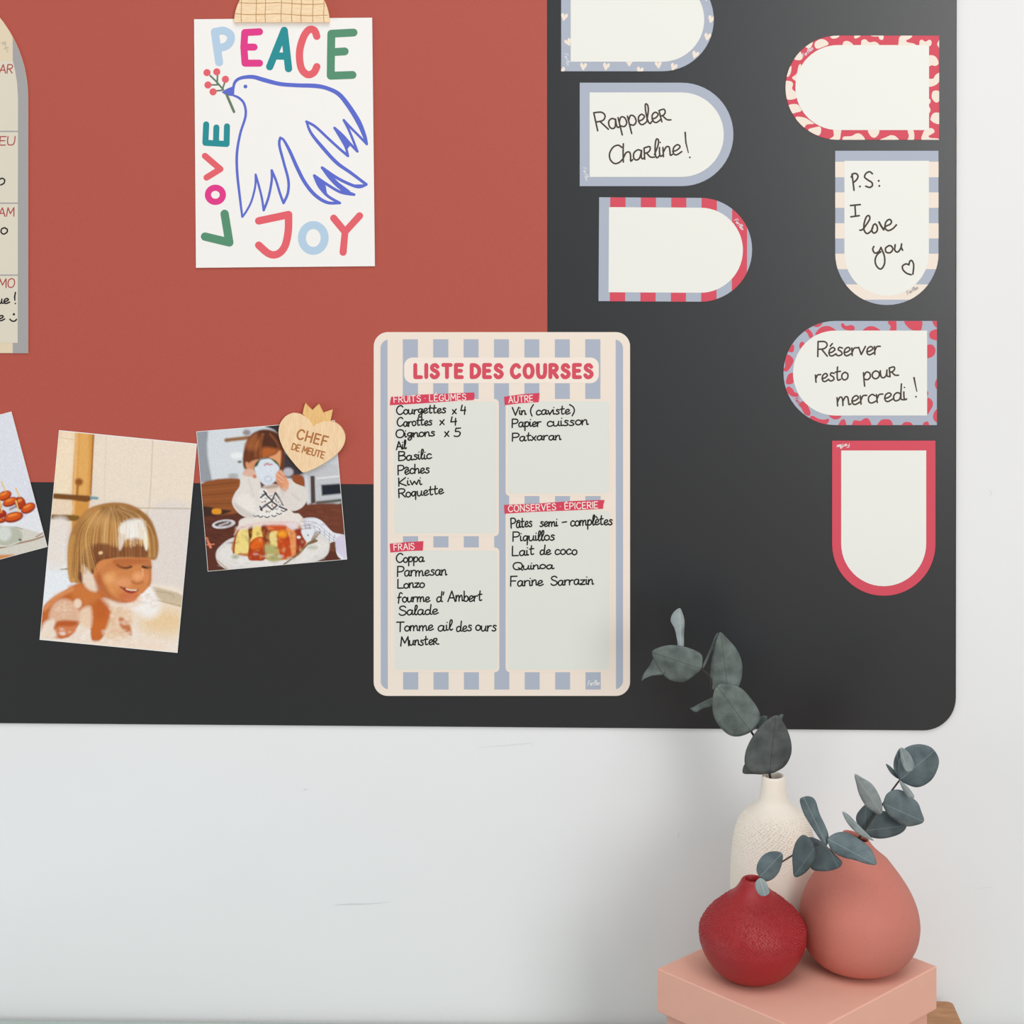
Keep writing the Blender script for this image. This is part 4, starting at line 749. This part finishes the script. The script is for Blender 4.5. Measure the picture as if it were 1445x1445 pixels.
# ------------------------------------------------------------------ desk, wooden board, box
DZ = CAM.z-0.753
M_desk = mat('pale_sage_desk', (176, 188, 182), 0.5, 0.3, .03, 30)
desk = empty('desk', (0, -.24, 0), 'pale grey-green desk along the bottom edge under the white wall', 'desk')
def bev(o, wd, seg=3):
    bm = o.modifiers.new('bevel', 'BEVEL'); bm.width = wd; bm.segments = seg; bm.limit_method = 'ANGLE'; o.data.shade_smooth()
    wn = o.modifiers.new('wn', 'WEIGHTED_NORMAL'); wn.keep_sharp = False; return o
m = MB(); box(m, -.75, -.47, DZ-.028, .75, -.008, DZ); bev(m.build('desk_top', M_desk, desk), .003)
for x in (-.72, .68):
    for y in (-.45, -.07):
        m = MB(); box(m, x, y, 0, x+.04, y+.04, DZ-.028); m.build('leg', M_desk, desk)
# wooden board
WZ = CAM.z-0.728
xr = H(1352, 1430, WZ).x; yb = H(1330, 1412, WZ).y
pts = []
rr = .006; x0, x1, y0, y1 = .128, xr, yb-.262, yb
for cx_, cy_, a0 in ((x1-rr, y1-rr, 0), (x0+rr, y1-rr, 90), (x0+rr, y0+rr, 180), (x1-rr, y0+rr, 270)):
    for k in range(7):
        a = math.radians(a0+15*k); pts.append((cx_+rr*math.cos(a), cy_+rr*math.sin(a)))
m = MB(); n = len(pts); m.v = [(x, y, WZ) for x, y in pts]+[(x, y, DZ) for x, y in pts]; m.f = [list(range(n)), list(range(2*n-1, n-1, -1))]+[[i, i+n, (i+1) % n+n, (i+1) % n] for i in range(n)]
wb = m.build('wooden_board', wood('oak_board', (166, 118, 82), (192, 146, 106), (30, 120, 120)), loc=((x0+x1)/2, (y0+y1)/2, DZ)); bev(wb, .0015, 2)
tag(wb, 'brown wooden board showing one rounded corner behind the peach box', 'board')
# peach box
LZ = CAM.z-0.642
Lc, Bc, Rc, Fc = (H(913, 1373, LZ), H(1110, 1284, LZ), H(1322, 1362, LZ), H(1156, 1452, LZ))
ctr = (Lc+Bc+Rc+Fc)/4
e1 = ((Bc-Lc)+(Fc-Lc)*0+(Rc-Fc)).normalized(); e1.z = 0; e1.normalize(); e2 = Vector((-e1.y, e1.x, 0))
if (Lc-Fc).dot(e2) < 0: e2 = -e2
s1 = (((Bc-Lc).length+(Rc-Fc).length)/2)/2; s2 = (((Lc-Fc).length+(Bc-Rc).length)/2)/2
print('BOX', Lc, Bc, Rc, Fc, s1, s2)
M_box = mat('peach_card', (230, 175, 156), 0.6, 0.3, .015, 60, .05, 1400)
bx = empty('gift_box', (ctr.x, ctr.y, WZ), 'square peach cardboard gift box with lid, carrying the three vases', 'box')
def rbox(m, a, b, z0, z1):
    n = len(m.v)
    for z in (z0, z1):
        for i, j in ((-1, -1), (1, -1), (1, 1), (-1, 1)):
            q = ctr+e1*i*a+e2*j*b; m.v.append((q.x, q.y, z))
    fs = [(0, 3, 2, 1), (4, 5, 6, 7), (0, 1, 5, 4), (1, 2, 6, 5), (2, 3, 7, 6), (3, 0, 4, 7)]
    if (e1.cross(e2)).z < 0: fs = [f[::-1] for f in fs]
    for f in fs: m.f.append([n+k for k in f])
m = MB(); rbox(m, s1-.005, s2-.005, WZ, LZ-.004); bev(m.build('box_body', M_box, bx), .0008, 2)
# lid: top plate and four skirts as one open shell
m = MB(); n = 0
rings = [(s1, s2, LZ-.032), (s1, s2, LZ), None]
for (a, b, z) in ((s1, s2, LZ-.032), (s1, s2, LZ), (s1-.002, s2-.002, LZ-.0035), (s1-.002, s2-.002, LZ-.032)):
    for i, j in ((-1, -1), (1, -1), (1, 1), (-1, 1)):
        q = ctr+e1*i*a+e2*j*b; m.v.append((q.x, q.y, z))
F_ = []
for k in range(4):
    j = (k+1) % 4; F_ += [[k, j, 4+j, 4+k], [8+j, 8+k, 12+k, 12+j][::1], [12+k, 12+j, j, k]]
F_ += [[4, 5, 6, 7], [11, 10, 9, 8]]
m.f = F_; lid = m.build('lid', M_box, bx)
b_ = bmesh.new(); b_.from_mesh(lid.data); bmesh.ops.recalc_face_normals(b_, faces=b_.faces); b_.to_mesh(lid.data); b_.free(); bev(lid, .0016, 3)

# ------------------------------------------------------------------ vases
def lathe(prof, cx, cy, z0, sc, seg=96, shear=None, topf=None):
    pr = catmull(prof, 5); V = []; F = []; n = len(pr)
    for (h, r) in pr:
        for k in range(seg):
            a = 2*math.pi*k/seg; hh = h
            if topf: hh = topf(h, r, a)
            V.append((cx+(r*math.cos(a)+(shear(h) if shear else 0))*sc, cy+r*math.sin(a)*sc, z0+hh*sc))
    for i in range(n-1):
        for k in range(seg):
            j = (k+1) % seg; F.append([i*seg+k, i*seg+j, (i+1)*seg+j, (i+1)*seg+k])
    F.append([k for k in range(seg-1, -1, -1)]); F.append([(n-1)*seg+k for k in range(seg)])
    m = MB(); m.v = V; m.f = F; return m
def beads(prof, cx, cy, z0, sc, h0, h1, sp, br_, ht_, fade):
    pr = np.array(catmull(prof, 12)); keep = (pr[:, 0] >= h0-1) & (pr[:, 0] <= h1+1); pr = pr[keep]
    # outer wall only: stop at first decrease of arc direction (profile is monotone in h there)
    d = np.r_[0, np.cumsum(np.hypot(np.diff(pr[:, 0]), np.diff(pr[:, 1])))]
    m = MB(); s = 0; i = 0; phi = 0; ga = math.pi*(3-math.sqrt(5)); rn = random.Random(2)
    while s < d[-1]:
        h = np.interp(s, d, pr[:, 0]); r = np.interp(s, d, pr[:, 1]); dh = np.interp(s+.5, d, pr[:, 0])-np.interp(s-.5, d, pr[:, 0]); dr = np.interp(s+.5, d, pr[:, 1])-np.interp(s-.5, d, pr[:, 1])
        L = math.hypot(dh, dr) or 1; nh, nr_ = -dr/L, dh/L
        f = fade((h-h0)/(h1-h0)); k = f*(1+rn.uniform(-.45, .35)); ph_ = phi+rn.uniform(-.35, .35)*sp/max(r, 3)
        if k > .12:
            c, sn = math.cos(ph_), math.sin(ph_); N = Vector((nr_*c, nr_*sn, nh)); Pp = Vector((r*c, r*sn, h)); t1 = Vector((-sn, c, 0)); t2 = N.cross(t1)
            nb = len(m.v); R_ = br_*(.55+.45*k); Hh = ht_*k
            for rad, up in ((1.0, -.05), (.68, .62)):
                for q in range(6):
                    a = math.pi*q/3; v = Pp+(t1*math.cos(a)+t2*math.sin(a))*R_*rad+N*Hh*up; m.v.append((cx+v.x*sc, cy+v.y*sc, z0+v.z*sc))
            v = Pp+N*Hh; m.v.append((cx+v.x*sc, cy+v.y*sc, z0+v.z*sc))
            for q in range(6):
                j = (q+1) % 6; m.f.append([nb+q, nb+j, nb+6+j, nb+6+q]); m.f.append([nb+6+q, nb+6+j, nb+12])
        s += sp*sp/(2*math.pi*max(r, 3)); phi += ga
    return m
def at(px, d):   # ground position on the lid plane under a pixel column at view depth d
    q = Z(px, PY, d); return q.x, q.y
# red squat vase
rp = [(0, 26), (.5, 31), (4, 38), (10, 48), (20, 58.5), (35, 68.5), (50, 74), (60, 75), (72, 74), (84, 68), (94, 60), (101, 52), (107, 45), (112, 38.5), (117, 32), (122, 26.5), (128, 21.5), (134, 17.8), (138, 15.8), (139.8, 13), (138.5, 10.8), (130, 10), (118, 16), (100, 40), (80, 55)]
dR = 1.430; sR = dR/FP; xr_, yr_ = at(1062, dR)
M_rv = mat('deep_red_ceramic', (158, 28, 34), 0.42, 0.5, .06, 500, .25, 1800)
v = lathe(rp, xr_, yr_, LZ, sR).build('red_vase', M_rv, loc=(xr_, yr_, LZ), smooth=True)
tag(v, 'small squat deep-red vase with beaded upper half, in front on the peach box', 'vase')
beads(rp[:20], xr_, yr_, LZ, sR, 44, 124, 3.5, 1.5, 1.25, lambda t: min(1, t*3.2)*min(1, (1-t)*6)).build('beading', M_rv, v, kind='stuff', smooth=True)
# white bottle vase
wp = [(0, 38), (.5, 42), (4, 47), (20, 54), (50, 59.5), (80, 61), (106, 60), (130, 57.5), (148, 54), (162, 48.5), (172, 42), (180, 34.5), (186, 27.5), (191, 22.5), (197, 20), (206, 18.4), (216, 17.2), (224, 16.4), (226.8, 15.2), (226.5, 12.8), (222, 11.8), (200, 13), (180, 26), (150, 48)]
dW = 1.500; sW = dW/FP; xw, yw = at(1091.5, dW)
M_wv = mat('ivory_bisque', (238, 229, 216), 0.55, 0.3, .01, 200, .1, 1500)
v = lathe(wp, xw, yw, LZ, sW).build('ivory_vase', M_wv, loc=(xw, yw, LZ), smooth=True)
tag(v, 'tall ivory bottle vase with beaded shoulders standing behind the red vase', 'vase')
beads(wp[:19], xw, yw, LZ, sW, 88, 184, 3.9, 1.6, 1.3, lambda t: min(1, t*1.4)*min(1, (1-t)*9)).build('beading', M_wv, v, kind='stuff', smooth=True)
# pink egg vase with slanted mouth
pp = [(0, 36), (.5, 42), (4, 51), (12, 64), (25, 75), (40, 81.5), (55, 84), (68, 84), (82, 82), (96, 77.5), (110, 71), (125, 62), (140, 51.5), (155, 40.5), (166, 31.5), (175, 24), (181, 19.5), (183, 17.8), (181.5, 16), (176, 16.5), (165, 24), (150, 36), (120, 58)]
dP = 1.449; sP = dP/FP; xp, yp = at(1213, dP)
def slant(h, r, a): return h+(-math.cos(a)*.30)*r*max(0, min(1, (h-150)/30)) if h > 150 else h
M_pv = mat('dusty_pink_bisque', (196, 119, 105), 0.6, 0.3, .03, 700, .22, 1500)
v = lathe(pp, xp, yp, LZ, sP, shear=lambda h: -5*max(0, min(1, (h-60)/110)), topf=slant).build('pink_vase', M_pv, loc=(xp, yp, LZ), smooth=True)
tag(v, 'dusty-pink egg-shaped vase with narrow slanted mouth, right of the red vase', 'vase')

# ------------------------------------------------------------------ eucalyptus
def leafmat(name, c1, c2, vein):
    m = bpy.data.materials.new(name); m.use_nodes = True; nt = m.node_tree; b = nt.nodes['Principled BSDF']; b.inputs['Roughness'].default_value = .55; b.inputs['Specular IOR Level'].default_value = .3
    uv = nt.nodes.new('ShaderNodeUVMap'); uv.uv_map = 'UVMap'; sep = nt.nodes.new('ShaderNodeSeparateXYZ'); nt.links.new(uv.outputs[0], sep.inputs[0])
    ab = nt.nodes.new('ShaderNodeMath'); ab.operation = 'ABSOLUTE'; nt.links.new(sep.outputs['X'], ab.inputs[0])
    mr = nt.nodes.new('ShaderNodeMapRange'); mr.inputs[1].default_value = .15; mr.inputs[2].default_value = .75; mr.inputs[3].default_value = .75; mr.inputs[4].default_value = 0; nt.links.new(ab.outputs[0], mr.inputs[0])
    # side veins: bands slanting away from the midrib
    sv = nt.nodes.new('ShaderNodeMath'); sv.operation = 'MULTIPLY_ADD'; sv.inputs[1].default_value = -.8; nt.links.new(ab.outputs[0], sv.inputs[0]); nt.links.new(sep.outputs['Y'], sv.inputs[2])
    wv = nt.nodes.new('ShaderNodeMath'); wv.operation = 'SINE'; ml = nt.nodes.new('ShaderNodeMath'); ml.operation = 'MULTIPLY'; ml.inputs[1].default_value = 1.1; nt.links.new(sv.outputs[0], ml.inputs[0]); nt.links.new(ml.outputs[0], wv.inputs[0])
    mv = nt.nodes.new('ShaderNodeMapRange'); mv.inputs[1].default_value = .9; mv.inputs[2].default_value = 1.0; mv.inputs[4].default_value = .14; nt.links.new(wv.outputs[0], mv.inputs[0])
    n = nt.nodes.new('ShaderNodeTexNoise'); n.inputs['Scale'].default_value = 90; n.inputs['Detail'].default_value = 6; tc = nt.nodes.new('ShaderNodeTexCoord'); nt.links.new(tc.outputs['Object'], n.inputs['Vector'])
    r = nt.nodes.new('ShaderNodeValToRGB'); r.color_ramp.elements[0].position = .32; r.color_ramp.elements[1].position = .68; r.color_ramp.elements[0].color = (*lin(c1), 1); r.color_ramp.elements[1].color = (*lin(c2), 1); nt.links.new(n.outputs['Fac'], r.inputs[0])
    mx = nt.nodes.new('ShaderNodeMath'); mx.operation = 'MAXIMUM'; nt.links.new(mr.outputs[0], mx.inputs[0]); nt.links.new(mv.outputs[0], mx.inputs[1])
    mm = nt.nodes.new('ShaderNodeMix'); mm.data_type = 'RGBA'; nt.links.new(mx.outputs[0], mm.inputs[0]); nt.links.new(r.outputs[0], mm.inputs[6]); mm.inputs[7].default_value = (*lin(vein), 1); nt.links.new(mm.outputs[2], b.inputs['Base Color'])
    return m
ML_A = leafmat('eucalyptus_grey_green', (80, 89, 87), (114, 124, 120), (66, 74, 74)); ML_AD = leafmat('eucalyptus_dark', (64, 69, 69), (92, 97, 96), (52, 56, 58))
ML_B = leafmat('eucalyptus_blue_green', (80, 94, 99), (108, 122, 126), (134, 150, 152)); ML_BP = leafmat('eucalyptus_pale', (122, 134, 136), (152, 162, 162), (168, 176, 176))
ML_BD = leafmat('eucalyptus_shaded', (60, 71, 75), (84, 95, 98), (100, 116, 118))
M_stem = mat('eucalyptus_stem', (62, 56, 50), .6, .3, .1, 300)
def leaf(parent, o, s, base, tip, pts, depth, tilt, ddepth, mt, cup=.25):
    """pts traced outline, depth at the base (m), ddepth change base->tip (m), tilt = sideways slope"""
    out = np.array(catmull(T(pts, o, s), 5, True)); b = np.array(T([base], o, s)[0]); t = np.array(T([tip], o, s)[0])
    ax = t-b; L = np.hypot(*ax); ax /= L; sd = np.array((-ax[1], ax[0]))
    c = out-b; hw = max(abs(c@sd).max(), 1)
    lo, hi = out.min(0), out.max(0); st = max((hi-lo).max()/14, 1.2); P = [Vector(p) for p in out]
    def inside(p):
        r = False
        for i in range(len(out)):
            a, q = out[i-1], out[i]
            if (a[1] > p[1]) != (q[1] > p[1]) and p[0] < a[0]+(p[1]-a[1])*(q[0]-a[0])/(q[1]-a[1]): r = not r
        return r and min(np.hypot(*(out-np.array(p)).T)) > st*.45
    g_ = [(x, y) for x in np.arange(lo[0], hi[0], st) for y in np.arange(lo[1], hi[1], st) if inside((x, y))]
    P += [Vector(q) for q in g_]; nO = len(out)
    v2, e2_, f2, *_ = delaunay_2d_cdt(P, [], [list(range(nO))], 1, 1e-6)
    m = MB(); UV = []
    pxm = depth/FP
    for q in v2:
        d = np.array((q[0], q[1]))-b; al = float(d@ax); sdv = float(d@sd)
        dz = depth+ddepth*(al/L)+tilt*sdv*pxm + cup*((abs(sdv)/hw)**1.5)*hw*pxm + .18*math.sin(al/L*2.6)*hw*pxm*cup*2
        m.v.append(tuple(Z(q[0], q[1], dz))); UV.append((sdv, al))
    for f in f2:
        f = list(f); a2 = area2([(v2[k][0], v2[k][1]) for k in f]); m.f.append(f[::-1] if a2 > 0 else f)
    ob = m.build('leaf', mt, parent, smooth=True); me = ob.data; ul = me.uv_layers.new(name='UVMap')
    for l in me.loops: ul.data[l.index].uv = UV[l.vertex_index]
    sm = ob.modifiers.new('thickness', 'SOLIDIFY'); sm.thickness = .00035; sm.offset = 0
    return ob
def tube(parent, name, pts, r0, r1, mt):
    """pts = (px, py, depth)"""
    pp_ = [Z(*p) for p in catmull(pts, 6)]; m = MB(); n = len(pp_); k = 8
    for i, p in enumerate(pp_):
        t = (pp_[min(i+1, n-1)]-pp_[max(i-1, 0)]).normalized(); a = t.cross(Vector((0, 1, 0.1))).normalized(); b = t.cross(a); r = r0+(r1-r0)*i/(n-1)
        for q in range(k): m.v.append(tuple(p+(a*math.cos(2*math.pi*q/k)+b*math.sin(2*math.pi*q/k))*r))
    for i in range(n-1):
        for q in range(k): j = (q+1) % k; m.f.append([i*k+q, (i+1)*k+q, (i+1)*k+j, i*k+j])
    m.f.append(list(range(k))); m.f.append([(n-1)*k+q for q in range(k-1, -1, -1)])
    return m.build(name, mt, parent, smooth=True)
GE = 'eucalyptus sprigs in the vases'
# sprig A in the ivory vase
d0 = dW; oA, sA = (895, 845), 5.1625
A = empty('eucalyptus_sprig', Z(1091, 1150, d0), 'eucalyptus sprig rising from the ivory vase across the charcoal board', 'plant', GE)
tube(A, 'stem', [(1092, 1145, d0), (1087, 1098, d0), (1080, 1075, d0+.002), (1063, 1037, d0+.004), (1040, 1008, d0+.006), (1008, 978, d0+.008), (1002, 955, d0+.006), (989, 944, d0+.004)], .0011, .0006, M_stem)
lf = lambda *a, **k: leaf(A, oA, sA, *a, **k)
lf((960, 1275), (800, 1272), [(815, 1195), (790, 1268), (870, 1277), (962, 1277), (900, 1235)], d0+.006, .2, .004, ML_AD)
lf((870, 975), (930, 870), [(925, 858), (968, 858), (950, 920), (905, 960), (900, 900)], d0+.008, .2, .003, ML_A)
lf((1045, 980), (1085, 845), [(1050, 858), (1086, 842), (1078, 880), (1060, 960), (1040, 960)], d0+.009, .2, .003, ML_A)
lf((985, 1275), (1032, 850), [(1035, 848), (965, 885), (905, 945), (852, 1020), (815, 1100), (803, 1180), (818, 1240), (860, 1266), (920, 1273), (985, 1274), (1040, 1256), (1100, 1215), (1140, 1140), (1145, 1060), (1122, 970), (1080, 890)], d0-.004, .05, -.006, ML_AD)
lf((862, 985), (600, 630), [(600, 640), (640, 618), (720, 626), (790, 660), (860, 740), (905, 810), (918, 870), (900, 925), (850, 970), (770, 1001), (700, 995), (640, 950), (590, 880), (570, 800), (575, 700)], d0, -.1, -.004, ML_A)
lf((680, 665), (630, 243), [(630, 243), (680, 290), (740, 360), (778, 440), (788, 520), (775, 600), (745, 650), (660, 650), (580, 668), (558, 600), (555, 530), (565, 440), (590, 340), (612, 270)], d0+.006, .15, .0, ML_A)
lf((492, 510), (130, 390), [(130, 390), (180, 355), (260, 337), (350, 345), (430, 370), (488, 405), (497, 455), (488, 510), (450, 548), (380, 598), (330, 606), (260, 590), (210, 550), (160, 480)], d0, -.2, .006, ML_A)
lf((340, 380), (330, 68), [(330, 68), (352, 105), (366, 165), (362, 250), (358, 370), (322, 370), (312, 300), (295, 220), (265, 158), (285, 100)], d0+.008, .3, .012, ML_BP)
lf((210, 540), (55, 595), [(53, 597), (70, 545), (110, 490), (150, 430), (200, 470), (215, 545), (130, 560), (80, 580)], d0+.01, .3, .01, ML_A)
lf((580, 740), (410, 800), [(408, 798), (430, 788), (500, 750), (590, 712), (590, 770), (500, 800), (450, 826)], d0+.012, .3, .008, ML_A)
lf((492, 510), (612, 250), [(612, 248), (585, 280), (560, 350), (525, 430), (498, 490), (506, 505), (535, 445), (575, 370), (600, 320)], d0+.01, .3, .006, ML_A)
# sprig B in the pink vase, going up
oB, sB = (1030, 1080), 4.817; oC, sC = (880, 1040), 2.557
d1 = dP-.002
Bs = empty('eucalyptus_sprig', Z(1208, 1200, d1), 'eucalyptus sprig rising to the upper right out of the pink vase', 'plant', GE)
tube(Bs, 'stem', [(1212, 1230, dP), (1210, 1190, d1), (1220, 1172, d1-.002), (1234, 1150, d1-.002), (1247, 1133, d1), (1259, 1115, d1), (1271, 1099, d1), (1276, 1092, d1)], .001, .0006, M_stem)
lf = lambda *a, **k: leaf(Bs, oB, sB, *a, **k)
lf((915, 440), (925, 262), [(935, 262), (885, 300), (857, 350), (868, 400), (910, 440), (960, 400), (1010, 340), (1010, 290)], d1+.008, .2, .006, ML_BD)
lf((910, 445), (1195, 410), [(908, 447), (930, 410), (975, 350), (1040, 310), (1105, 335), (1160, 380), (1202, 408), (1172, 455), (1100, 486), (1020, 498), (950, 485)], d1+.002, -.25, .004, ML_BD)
lf((965, 500), (765, 315), [(765, 315), (805, 335), (860, 390), (905, 435), (950, 480), (978, 512), (930, 497), (870, 465), (820, 420), (785, 370)], d1-.012, .4, -.01, ML_BP)
lf((1045, 262), (1315, 380), [(1042, 262), (1062, 200), (1110, 168), (1170, 170), (1230, 212), (1278, 255), (1300, 310), (1319, 380), (1260, 408), (1200, 413), (1140, 385), (1080, 338), (1050, 295)], d1-.004, .15, -.004, ML_B)
lf((1035, 330), (848, 62), [(848, 60), (900, 85), (960, 122), (1000, 175), (1030, 245), (1037, 310), (1015, 336), (970, 312), (920, 270), (880, 200), (860, 130)], d1-.010, -.3, -.01, ML_BP)
lf((1155, 105), (1250, 218), [(1153, 103), (1200, 138), (1240, 185), (1253, 220), (1210, 212), (1175, 165)], d1-.008, .3, -.004, ML_BP)
lf = lambda *a, **k: leaf(Bs, oC, sC, *a, **k)
lf((1000, 152), (948, 98), [(946, 98), (962, 106), (985, 130), (1001, 152), (985, 148), (962, 128)], d1+.003, .3, .004, ML_BD)
lf((1000, 155), (985, 50), [(1000, 40), (978, 75), (974, 110), (984, 135), (1000, 152), (1020, 125), (1025, 80)], d1+.001, .3, .004, ML_B)
lf((1000, 152), (1120, 50), [(1010, 45), (1060, 26), (1110, 38), (1137, 78), (1130, 122), (1105, 160), (1062, 181), (1020, 170), (995, 150), (990, 100)], d1-.002, .1, -.004, ML_B)
lf((1022, 122), (1000, 40), [(999, 39), (1030, 58), (1048, 98), (1042, 120), (1020, 124), (1003, 90)], d1-.012, .4, -.004, ML_BP)
# sprig C, hanging left out of the pink vase
d2 = dP-.012; e_ = 1.412
Cs = empty('eucalyptus_sprig', Z(1206, 1200, d2), 'eucalyptus sprig trailing left from the pink vase down to the red vase', 'plant', GE)
tube(Cs, 'stem', [(1210, 1225, dP), (1208, 1192, dP-.003), (1198, 1180, dP-.022), (1180, 1183, 1.413), (1166, 1189, 1.405), (1150, 1192, 1.402), (1135, 1198, 1.399), (1115, 1209, 1.396), (1095, 1222, 1.395), (1073, 1237, 1.395)], .0011, .0005, M_stem)
lf = lambda *a, **k: leaf(Cs, oB, sB, *a, **k)
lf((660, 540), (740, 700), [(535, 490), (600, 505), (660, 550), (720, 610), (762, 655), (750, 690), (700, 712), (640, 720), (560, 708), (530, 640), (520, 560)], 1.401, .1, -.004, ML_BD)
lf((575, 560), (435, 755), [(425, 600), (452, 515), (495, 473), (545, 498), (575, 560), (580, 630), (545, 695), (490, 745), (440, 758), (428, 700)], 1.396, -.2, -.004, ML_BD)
lf((660, 545), (500, 215), [(475, 238), (500, 215), (545, 211), (580, 238), (610, 330), (650, 415), (670, 480), (658, 545), (620, 515), (560, 425), (500, 325)], 1.402, .3, -.006, ML_B)
lf((665, 500), (995, 675), [(663, 500), (700, 468), (750, 453), (805, 460), (870, 497), (940, 548), (980, 608), (996, 674), (930, 670), (850, 645), (760, 622), (695, 582), (670, 535)], 1.400, -.15, -.008, ML_B)
lf((205, 755), (350, 600), [(200, 755), (180, 710), (195, 650), (240, 600), (300, 584), (350, 595), (360, 630), (340, 710), (300, 765), (245, 788)], 1.394, .1, -.002, ML_B)
lf((205, 768), (240, 888), [(203, 766), (240, 785), (265, 840), (268, 868), (240, 888), (205, 884), (180, 850), (172, 800)], 1.392, .2, -.006, ML_BP)

for o in bpy.data.objects:
    if '_o' in o: del o['_o']
